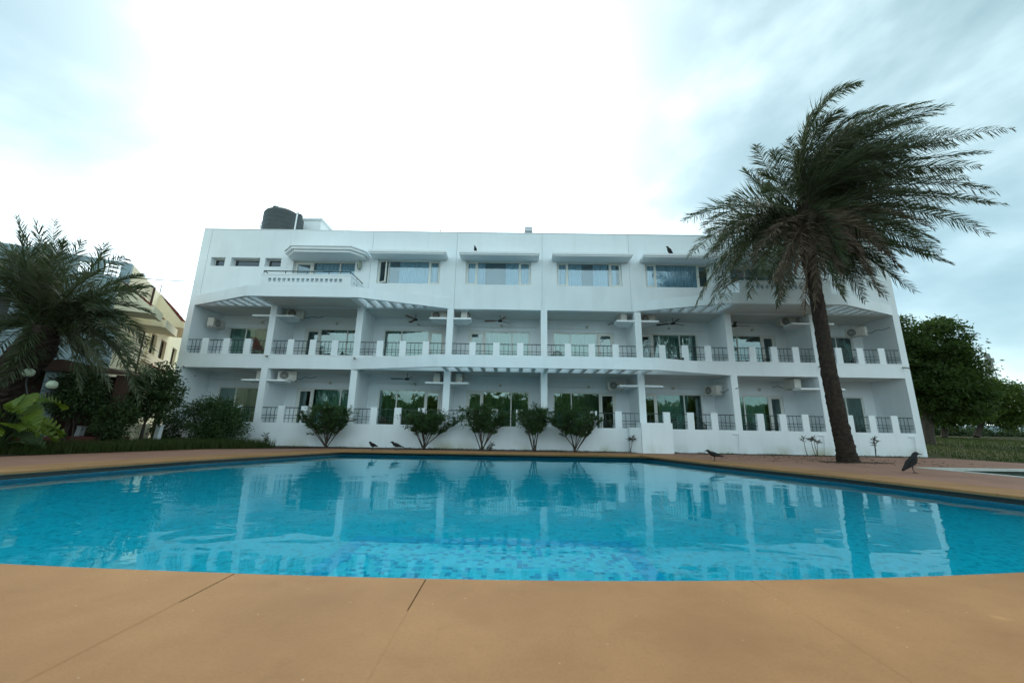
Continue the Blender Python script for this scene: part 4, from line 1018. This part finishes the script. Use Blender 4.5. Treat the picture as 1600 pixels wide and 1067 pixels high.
# dense garden shrub at the left end of the hotel
cr = empty('garden_shrub', (-12.6, 16.7, 0), 0, 'large dense glossy shrub at the left end of the hotel wall', 'bush')
rnd = random.Random(77); fo = MB(); st = MB()
for k in range(9):
    a = rnd.uniform(0, 6.28); rr = rnd.uniform(.2, 1.0); st.tube([(-12.6+.2*math.cos(a), 16.7+.2*math.sin(a), 0), (-12.6+rr*math.cos(a), 16.7+rr*math.sin(a), 1.3)], [.03, .01], 5)
blob_foliage(fo, (-12.65, 16.7, 1.12), (1.35, .9, .98), 330, 34, .10, .045, rnd, .26, .1, .9, .25)
blob_foliage(fo, (-12.0, 16.7, .6), (.9, .8, .7), 120, 30, .09, .04, rnd, .24, .05, .9, .2)
part('stems', st, M_BARK2, cr); part('foliage', fo, M_LEAF, cr)
cr2 = empty('leafy_plant', (-14.3, 16.3, 0), 0, 'low leafy plant against the left corner of the hotel', 'plant')
fo = MB(); blob_foliage(fo, (-14.2, 16.4, .6), (.6, .5, .65), 70, 24, .14, .05, rnd, .25, .02, .9, .1); part('foliage', fo, M_LEAFD, cr2)
# garden trees on the left
tree('garden_tree', -14.35, 12.9, 0, (-14.3, 12.9, 1.75), (.78, .7, .95), .028, 'slender tree with several pale stems left of the porch posts', 'tree', 11, 230, 26, .11, .05, M_LEAFD, .24, shell=.1, stems=4, limbs=4)
tree('garden_tree', -13.55, 14.6, 0, (-13.35, 14.6, 2.05), (.95, .8, 1.15), .04, 'dark leafy tree between the cream house and the hotel', 'tree', 12, 260, 26, .12, .055, M_LEAFD, .28, shell=.1, stems=2, limbs=5)
tree('garden_tree', -13.4, 13.4, 0, (-13.4, 13.4, 1.05), (.62, .6, .95), .03, 'small dark bush under the left palm fronds', 'bush', 13, 150, 24, .11, .05, M_LEAFD, .24, shell=.1, stems=2, limbs=4)
tree('garden_tree', -16.6, 13.0, 0, (-16.4, 12.7, 1.3), (.8, .6, .6), .04, 'dark bush behind the left palm trunk', 'bush', 14, 110, 24, .12, .05, M_LEAFD, .26, shell=.1, stems=2, limbs=4)
# right side trees
bt = empty('shade_tree', (26.6, 26, .35), 0, 'large dense green tree beyond the right end of the hotel', 'tree')
rnd = random.Random(21); tk_ = MB(); fo = MB()
tk_.tube([(26.6, 26, .2), (26.7, 26, 1.2), (27.0, 26, 2.4)], [.36, .3, .26], 9)
lobes = [((26.2, 26.5, 6.0), (2.4, 2.2, 2.6), 420), ((28.2, 26.0, 6.7), (1.9, 1.8, 2.0), 260), ((27.3, 26, 3.9), (2.9, 2.4, 2.1), 420), ((29.3, 26.4, 5.4), (1.7, 1.6, 1.9), 240), ((30.6, 26.2, 5.2), (.9, .9, 1.5), 60), ((28.9, 25.8, 3.6), (2.0, 1.8, 1.5), 220), ((28.9, 26, 8.2), (.9, .8, .6), 26), ((25.8, 26, 8.3), (1.2, .9, .7), 40)]
for c_, r_, n_ in lobes:
    e = Vector(c_); tk_.tube([(27.0, 26, 2.3), Vector((27.0, 26, 2.3)).lerp(e, .5)+Vector((0, 0, .3)), e], [.17, .10, .03], 6)
    for q in range(4): f_ = e + Vector((rnd.uniform(-1, 1)*r_[0], rnd.uniform(-1, 1)*r_[1], rnd.uniform(-.2, .9)*r_[2])); tk_.tube([e.lerp(f_, -.2), f_], [.05, .015], 4)
    blob_foliage(fo, c_, r_, n_, 32, .24, .10, rnd, .62, .9, .42, .25)
part('trunk', tk_, M_BARK2, bt); part('crown', fo, M_LEAF2, bt)
tree('shade_tree', 40.5, 38, .9, (41.0, 38, 3.5), (3.4, 2.6, 1.9), .22, 'lower spreading green tree right of the large tree', 'tree', 22, 420, 30, .30, .12, M_LEAF3, .85, shell=.25, limbs=7, flat=.45)
tree('shade_tree', 51.5, 45, 1.0, (53.5, 45, 4.8), (5.0, 3.6, 2.9), .25, 'yellow-green tree at the right edge beyond the field', 'tree', 23, 700, 34, .32, .13, M_LEAF3, 1.0, shell=.35, limbs=7, flat=.5)
tree('shade_tree', 47.5, 47, 1.0, (47.5, 47, 3.4), (2.6, 2.4, 2.2), .18, 'small rounded tree in front of the far wall', 'tree', 24, 330, 30, .3, .12, M_LEAFD, .9, shell=.3, limbs=6, flat=.6)
# dark low bushes along the far wall
hb = MB(); rnd = random.Random(31)
for k in range(26):
    x = 38+k*1.6+rnd.uniform(-.5, .5); y = 56+rnd.uniform(-1, 1); blob_foliage(hb, (x, y, 1.2+rnd.uniform(0, .3)), (1.3, .8, .75), 60, 20, .3, .15, rnd, .6, .5, .8, .1)
part('undergrowth', hb, M_LEAFD, None, kind='stuff')
bw = empty('boundary_wall', (60, 60, 1), 0, 'pale bluish boundary wall far across the field', 'wall')
bm_ = MB().box(34, 62, 60, 60.25, .6, 2.85); part('wall_section', bm_, M_BLUEGREY, bw)
part('wall_section', MB().box(62.05, 100, 60, 60.25, .6, 2.7), M_BLUEGREY, bw)
for k in range(8): part('wall_post', MB().box(35+k*8, 35.4+k*8, 59.9, 60.35, .6, 3.0), M_WHITE2, bw)
# lattice tower
tw = empty('lattice_tower', (182, 150, 0), 0, 'thin steel lattice tower beside the large tree on the horizon', 'tower')
m = MB(); H = 32.5; cx, cy = 183.2, 150
def tp(h, k): w = (3.4-2.5*h/H)/2; sx, sy = ((-1, -1), (1, -1), (1, 1), (-1, 1))[k % 4]; return Vector((cx+sx*w, cy+sy*w, h))
for k in range(4): m.tube([tp(0, k), tp(H, k)], .16, 4)
part('mast_leg', m, M_STEEL, tw); m = MB()
for j in range(16):
    for k in range(4): m.tube([tp(j*H/16, k), tp((j+1)*H/16, k+1)], .10, 4); m.tube([tp(j*H/16, k), tp(j*H/16, k+1)], .10, 4)
part('bracing', m, M_STEEL, tw); m = MB()
for j, a in ((27, 0), (29, 1), (31, 2), (24, 3)): p = tp(j, a); m.box(p.x-.5, p.x+.5, p.y-.5, p.y+.5, p.z, p.z+1.8)
m.tube([(cx, cy, H), (cx, cy, H+2.5)], .1, 4); part('antenna', m, M_STEEL, tw)

# bare soil round the palm, with fallen leaflets
so = MB(); rnd = random.Random(55); ring = []
for k in range(40):
    a = 2*math.pi*k/40; r = .55 + .55*noise.noise(Vector((math.cos(a)*1.3, math.sin(a)*1.3, 4))) + .12*rnd.random(); ring.append((11.3+math.cos(a)*r*1.5, 13.8+math.sin(a)*r*.8))
struct('soil_patch', MB().prism(ring, -.03, .006), M_SOIL)
fl_ = MB()
for k in range(420):
    x, y = rnd.gauss(11.3, 2.2), rnd.uniform(12.6, 17.2); leaf(fl_, Vector((x, y, .006)), Vector((rnd.uniform(-1, 1), rnd.uniform(-1, 1), .05)), rnd.uniform(.04, .16), .02, rnd, 0)
for k in range(260):
    x, y = rnd.uniform(-8.5, 5), rnd.uniform(16.5, 17.4)+.0; leaf(fl_, Vector((x, y, .016)), Vector((rnd.uniform(-1, 1), rnd.uniform(-1, 1), .05)), rnd.uniform(.04, .12), .025, rnd, 0)
part('fallen_leaves', fl_, M_FRONDD, None, kind='stuff')

# cordylines
def cordyline(x, y, h, n, label, seed):
    rnd = random.Random(seed); t = empty('cordyline', (x, y, 0), 0, label, 'plant', 'small cordylines along the wall'); st = MB(); fo = MB()
    for k in range(n):
        bx, by = rnd.uniform(-.08, .08), rnd.uniform(-.05, .05); hh = h*rnd.uniform(.6, 1.0) if k else h
        top = Vector((bx*1.8, by, hh*.72)); st.tube([(bx*.4, by, 0), (bx*1.5, by, hh*.4), top], [.014, .012, .01], 5)
        for q in range(20):
            a = rnd.uniform(0, 6.28); el = rnd.uniform(-.1, 1.3); d = Vector((math.cos(a)*math.cos(el), math.sin(a)*math.cos(el), math.sin(el)))
            leaf(fo, top+Vector((0, 0, rnd.uniform(-.08, .04))), d, rnd.uniform(.14, .26), .035, rnd, .35)
    part('stems', st, M_BARK2, t, ws=False); part('leaves', fo, M_LEAFR, t, ws=False)
for a in [(-10.7, 17.5, .62, 3, 'small spiky cordyline between the large shrub and the round bush', 1), (5.0, 17.4, .82, 2, 'thin reddish cordyline beside the white block', 2), (12.35, 17.1, .95, 1, 'single-stemmed cordyline furthest left of the palm trunk', 3),
          (12.75, 17.1, 1.0, 3, 'double cordyline close to the left of the palm trunk', 4), (15.2, 17.1, .98, 2, 'cordyline just right of the palm trunk', 5), (-1.0, 17.0, .3, 2, 'tiny sprout beside the loose oleander stems', 6)]: cordyline(*a)

# big split-leaf plant
bl = empty('split_leaf_plant', (-13.75, 10.75, 0), 0, 'yellow-green plant with huge split leaves at the left edge', 'plant')
rnd = random.Random(5)
def split_leaf(base, d, L_, W, mt):
    m = MB(); d = d.normalized(); sd = d.cross(Vector((.72, -.6, .75)) + Vector((rnd.uniform(-.5, .5), rnd.uniform(-.4, .4), rnd.uniform(-.4, .4)))).normalized(); up = sd.cross(d)
    stem_end = base
    K = 9
    def mid(t): return stem_end + d*L_*t + Vector((0, 0, -.85*L_*t*t))
    for s in (-1, 1):
        for k in range(K):
            t0, t1 = k/K, (k+.82)/K
            wv = W*math.sin(math.pi*min(1, (k+.5)/K*.9+.1))**.7
            a, b = mid(t0), mid(min(1, (k+1)/K)*.99); out = sd*s*wv + d*.16*L_ - up*.12*wv
            m.quad(a, b, b+out*.96-Vector((0, 0, .02)), a+out+d*.02) if s > 0 else m.quad(b, a, a+out+d*.02, b+out*.96-Vector((0, 0, .02)))
            # taper the lobe
            i = len(m.v)-4; 
            if s > 0: m.v[i+2] = tuple(Vector(m.v[i+2]).lerp(Vector(m.v[i+3]), .45))
            else: m.v[i+3] = tuple(Vector(m.v[i+3]).lerp(Vector(m.v[i+2]), .45))
    m.tube([mid(t/5) for t in range(6)], [.014-.002*t for t in range(6)], 4)
    return m
for k in range(34):
    a = rnd.uniform(-2.6, 1.0) if k % 3 else rnd.uniform(0, 6.28); el = rnd.uniform(.1, 1.0)
    d = Vector((math.cos(a)*math.cos(el), math.sin(a)*math.cos(el), math.sin(el)*.6))
    hb_ = rnd.uniform(.25, 1.45); p0 = Vector((-13.75, 10.75, .05)); p1 = p0 + Vector((math.cos(a)*rnd.uniform(.1, .55), math.sin(a)*rnd.uniform(.1, .55), hb_))
    mt = M_LEAFY if k % 4 else M_LEAFD
    lf = part('leaf', split_leaf(p1, d, rnd.uniform(.55, .85), rnd.uniform(.24, .36), mt), mt, bl)
    part('stalk', MB().tube([p0, p0.lerp(p1, .5)+Vector((0, 0, .1)), p1], [.022, .018, .014], 5), M_LEAFD, bl)
# globe lamp
gl_ = empty('globe_lamp_post', (-13.9, 11.4, 0), 0, 'dark lamp post with two white globes above the split-leaf plant', 'lamp post')
part('post', MB().lathe([(.09, 0), (.09, .1), (.035, .14), (.03, 1.55), (.05, 1.58), (.03, 1.62)], c=(-13.9, 11.4, 0), n=10), M_DARK, gl_)
for (x, y, z) in ((-14.22, 11.35, 2.27), (-13.5, 11.4, 1.93)):
    part('arm', MB().tube([(-13.9, 11.4, 1.5), ((x-13.9)/2, (y+11.4)/2, 1.52), (x, y, z-.3), (x, y, z-.13)], .02, 6), M_DARK, gl_)
    g_ = part('globe', MB().lathe([(.13*math.sin(math.pi*k/14)+.001, -.13*math.cos(math.pi*k/14)) for k in range(15)], c=(x, y, z), n=20), M_GLOBE, gl_, smooth=True)
    part('collar', MB().lathe([(.06, -.15), (.075, -.11), (.06, -.10)], c=(x, y, z), n=12), M_DARK, g_)
# little posts along the bed
pp = [(-16.3, 12.6, .75, 3, 'leftmost small white post half hidden behind the split-leaf plant'), (-15.1, 13.9, .72, 7, 'small white post in front of the reddish porch steps'), (-14.2, 14.75, .72, 6, 'small white post between the porch and the dark tree'), (-13.75, 15.5, .8, 3, 'small white post nearest the hotel corner')]
for x, y, h, tl, lb in pp:
    t = empty('garden_post', (x, y, 0), 0, lb, 'post', 'small white posts along the flower bed'); Mx = Matrix.Rotation(R(tl), 4, 'Y')
    part('shaft', MB().box(-.08, .08, -.08, .08, -.02, h, Mx), M_WHITE, t, ws=False); part('cap', MB().box(-.095, .095, -.095, .095, h, h+.04, Mx), M_WHITE2, t, ws=False)
# ground cover left
gm = MB(); rnd = random.Random(9); poly = [(-18.8, 12.0), (-16.0, 10.2), (-13.1, 10.45), (-11.35, 14.7), (-9.6, 16.3), (-13.4, 17.6), (-15.4, 15.0)]
def inside(x, y, P_):
    c = False; j = len(P_)-1
    for i in range(len(P_)):
        if (P_[i][1] > y) != (P_[j][1] > y) and x < (P_[j][0]-P_[i][0])*(y-P_[i][1])/(P_[j][1]-P_[i][1])+P_[i][0]: c = not c
        j = i
    return c
def blades(m, n, bb, P_, h0, h1, w, rnd, zf=lambda x, y: 0):
    k = 0
    while k < n:
        x, y = rnd.uniform(bb[0], bb[1]), rnd.uniform(bb[2], bb[3])
        if P_ and not inside(x, y, P_): continue
        k += 1; z = zf(x, y); h = rnd.uniform(h0, h1); a = rnd.uniform(0, 6.28); l = rnd.uniform(.1, .5)*h; dx, dy = math.cos(a)*w, math.sin(a)*w
        m.tri((x-dx, y-dy, z), (x+dx, y+dy, z), (x+math.cos(a+1.5)*l, y+math.sin(a+1.5)*l, z+h))
blades(gm, 34000, (-18.9, -9.5, 10.7, 17.7), poly, .12, .42, .012, rnd)
part('ground_cover', gm, M_GRASS, None, kind='stuff')
gm = MB(); blades(gm, 30000, (18.95, 44, 15.5, 44), None, .04, .16, .02, rnd, lawn_h); part('grass', gm, M_GRASS, None, kind='stuff')
gm = MB(); bp_ = [(-9.5, 16.7), (-7.6, 16.95), (5.0, 17.55), (18.0, 17.5), (18.0, 17.95), (-10, 17.95)]
for k in range(40):
    x = rnd.uniform(-10, 17.5); n = rnd.randint(10, 60); sp = rnd.uniform(.1, .5); y0 = 17.25 + (x+10)*.018
    for q in range(n):
        xx, yy = x+rnd.gauss(0, sp), y0+rnd.uniform(0, .5); h = rnd.uniform(.02, .09); a = rnd.uniform(0, 6.28)
        gm.tri((xx-.012, yy, 0), (xx+.012, yy, 0), (xx+math.cos(a)*.05, yy+math.sin(a)*.03, h))
part('weeds', gm, M_LEAFD, None, kind='stuff')

# what stands on the far side of the pool terrace, seen reflected in the glass and the water
tl = MB(); rnd = random.Random(41)
for k in range(34):
    x = -44 + k*2.7 + rnd.uniform(-1, 1); y = -20 + rnd.uniform(-3, 2); h = rnd.uniform(2.4, 3.4)
    blob_foliage(tl, (x, y, h), (2.9, 2.0, h*.95), 190, 16, .6, .34, rnd, .9, 0, .8, .1)
M_HEDGE = mat('hedge_leaf', (.14, .20, .05), .6, .3, base2=(.08, .13, .03), noise_scale=.5, trans=.35)
part('treeline', tl, M_HEDGE, None, kind='stuff')
for k, (x, y, a) in enumerate(((9.5, -9.5, 100), (-7.5, -11, 220))):
    o = copy_tree(palm2); o.matrix_basis = Matrix.Translation((x, y, 0)) @ Matrix.Rotation(R(a), 4, 'Z')
    o['label'] = 'date palm behind the photographer, mirrored in the ' + ('ground floor glass right of the middle' if k == 0 else 'ground floor glass left of the middle'); o['group'] = 'palms mirrored in the glass'

# ---------------------------------------------------------------- neighbouring house
house = empty('cream_house', (-15.6, 14.8, 0), R(30), 'cream and blue-grey two storey house with red tile awnings left of the hotel', 'house')
def hp_(name, mb, m_, parent=house, **k): return part(name, mb, m_, parent, ws=False, **k)
# local: x to the left is negative along the front, y runs back along the cream side
fw_ = MB(); holes_wall(fw_, -14, 0, 0, 7.2, 0, .2, [(-.80, -.30, 6.55, 7.1), (-1.55, -1.15, 6.55, 7.0), (-4.0, -2.9, 3.9, 5.3), (-7.5, -6.0, 3.9, 5.3)])
hp_('front_wall', fw_, M_BLUEGREY)
sw = MB(); holes_wall(sw, .2, 12, 0, 7.2, -.2, 0, [(4.45, 5.4, 4.25, 5.25), (6.15, 7.25, 4.25, 5.25), (8.65, 9.7, 4.25, 5.25)])
sw.v = [(y, x, z) for x, y, z in sw.v]; hp_('side_wall', sw, M_CREAM)
hp_('roof', MB().box(-13.8, -.2, .2, 12, 6.3, 6.45), M_CREAM)
hp_('rear_wall', MB().box(-14, -.2, 11.8, 12, 0, 7.2), M_CREAM)
hp_('parapet_block', MB().box(-2.75, -2.3, -.02, .22, 7.2, 7.4), M_BLUEGREY)
gr = MB()
for x in (-.80, -.67, -.55, -.43, -.30): gr.box(x-.008, x+.008, .08, .1, 6.55, 7.1)
for z in (6.72, 6.9): gr.box(-.80, -.30, .075, .095, z-.008, z+.008)
hp_('parapet_grille', gr, M_DARK)
for (y0, y1) in ((4.45, 5.4), (6.15, 7.25), (8.65, 9.7)):
    f = hp_('window', MB().box(-.17, -.12, y0, y1, 4.25, 4.3).box(-.17, -.12, y0, y1, 5.2, 5.25).box(-.17, -.12, y0, y0+.06, 4.3, 5.2).box(-.17, -.12, y1-.06, y1, 4.3, 5.2).box(-.17, -.12, (y0+y1)/2-.03, (y0+y1)/2+.03, 4.3, 5.2), M_WOOD)
    hp_('pane', MB().box(-.155, -.145, y0, y1, 4.3, 5.2), M_DARKGLASS, f)
hp_('interior', MB().box(-3.5, -.3, .4, 11.5, 3.3, 6.2), M_DARK)
def awning(y0, y1, zt, zb, w=1.05):
    # side profile: sloped tile top, solid cheeks, level underside, fascia block
    pr = [(0, zb), (w, zb), (w, zb+.28), (0, zt)]
    m = MB(); n = 4; i = 0
    m.v = [(x, y0, z) for x, z in pr] + [(x, y1, z) for x, z in pr]
    m.f = [(0, 1, 2, 3), (7, 6, 5, 4), (0, 4, 5, 1), (1, 5, 6, 2), (2, 6, 7, 3), (3, 7, 4, 0)]
    A = hp_('awning', m, M_CREAM)
    d = Vector((w, 0, zb+.28-zt)); ln = d.length; d.normalize(); nrm_ = Vector((-d.z, 0, d.x)); rows = 6; cols = max(3, int((y1-y0)/.22))
    tile_me = MB()
    for r_ in range(rows):
        for c_ in range(cols):
            p = Vector((0, 0, zt)) + d*(ln*r_/rows) + nrm_*(.02+.004*(c_ % 2)); q = p + d*(ln/rows*1.12) + nrm_*.03; ya = y0+(y1-y0)*c_/cols+.01; yb = y0+(y1-y0)*(c_+1)/cols-.01
            m2 = MB().prism([(0, 0), (1, 0), (1, 1), (0, 1)], 0, 1); m2.v = [(p.x, ya, p.z), (p.x, yb, p.z), (q.x, yb, q.z), (q.x, ya, q.z), (p.x+nrm_.x*.03, ya, p.z+nrm_.z*.03), (p.x+nrm_.x*.03, yb, p.z+nrm_.z*.03), (q.x+nrm_.x*.03, yb, q.z+nrm_.z*.03), (q.x+nrm_.x*.03, ya, q.z+nrm_.z*.03)]
            i = len(tile_me.v); tile_me.v += m2.v; tile_me.f += [tuple(i+k for k in f_) for f_ in m2.f]
    hp_('roof_tiles', tile_me, M_TILE, A)
    hp_('fascia', MB().box(w+.002, w+.12, y0-.06, y1+.06, zb-.04, zb+.30), M_CREAM, A)
awning(-.75, .42, 6.2, 5.08); awning(1.2, 3.2, 6.15, 4.98); awning(4.3, 7.4, 7.15, 5.62); awning(3.6, 8.0, 3.7, 2.78, 1.2)
hp_('drain_pipe', MB().tube([(.06, 3.05, 7.15), (.06, 3.0, 6.2), (.06, 3.05, .1)], .045, 7), M_WOOD)
hp_('drain_pipe', MB().tube([(.06, 4.0, 5.5), (.06, 4.0, .1)], .04, 7), M_CREAM)
hp_('pilaster', MB().box(0.003, .12, 1.3, 2.7, 0, 4.9), M_CREAM)
for y in (4.0, 5.6, 7.6): hp_('porch_post', MB().box(.85, 1.05, y, y+.2, 0, 2.75), M_WOOD)
hp_('rooftop_rod', MB().tube([(-3.1, .1, 7.2), (-3.0, .1, 7.75)], .02, 5), M_DARK)
hp_('rooftop_rod', MB().tube([(-.1, 4.6, 7.2), (-.1, 4.6, 7.75)], .02, 5), M_DARK)
# front porch with dark sloping roof
pr = MB(); pr.v = [(-3.4, -2.2, 2.5), (1.6, -2.2, 2.5), (1.6, -.002, 2.75), (-3.4, -.002, 2.75), (-.5, -2.0, 2.92), (-.5, -.002, 3.0)]
pr.f = [(0, 1, 4), (1, 2, 5, 4), (3, 0, 4, 5), (0, 3, 2, 1), (2, 3, 5)]
hp_('porch_roof', pr, M_WOOD)
for x in (-3.1, -.8, .9): hp_('porch_column', MB().box(x, x+.38, -2.05, -1.7, .25, 2.5), M_BLUEGREY if x == -.8 else M_WOOD)
hp_('porch_interior', MB().box(-3.3, 1.2, -.06, -.004, .3, 2.6), M_WOOD)
for k in range(3): hp_('porch_step', MB().box(-3.4, 1.4, -2.2-.3*k, -.01 if k == 0 else -1.9-.3*k+.0, 0, .42-.13*k), M_REDSTEP)
hp_('planter_box', MB().box(1.0, 1.5, -1.2, .6, .0, .85), M_CREAM)
# overhead cable from the house to the hotel
tag(part('overhead_cable', MB().tube([(-15.55, 14.9, 6.66), (-15.6, 16, 6.98), (-15.68, 17, 7.32), (-15.76, 18.1, 7.72)], .018, 5), M_CABLE), 'thin dark cable strung between the house roof and the hotel', 'cable')
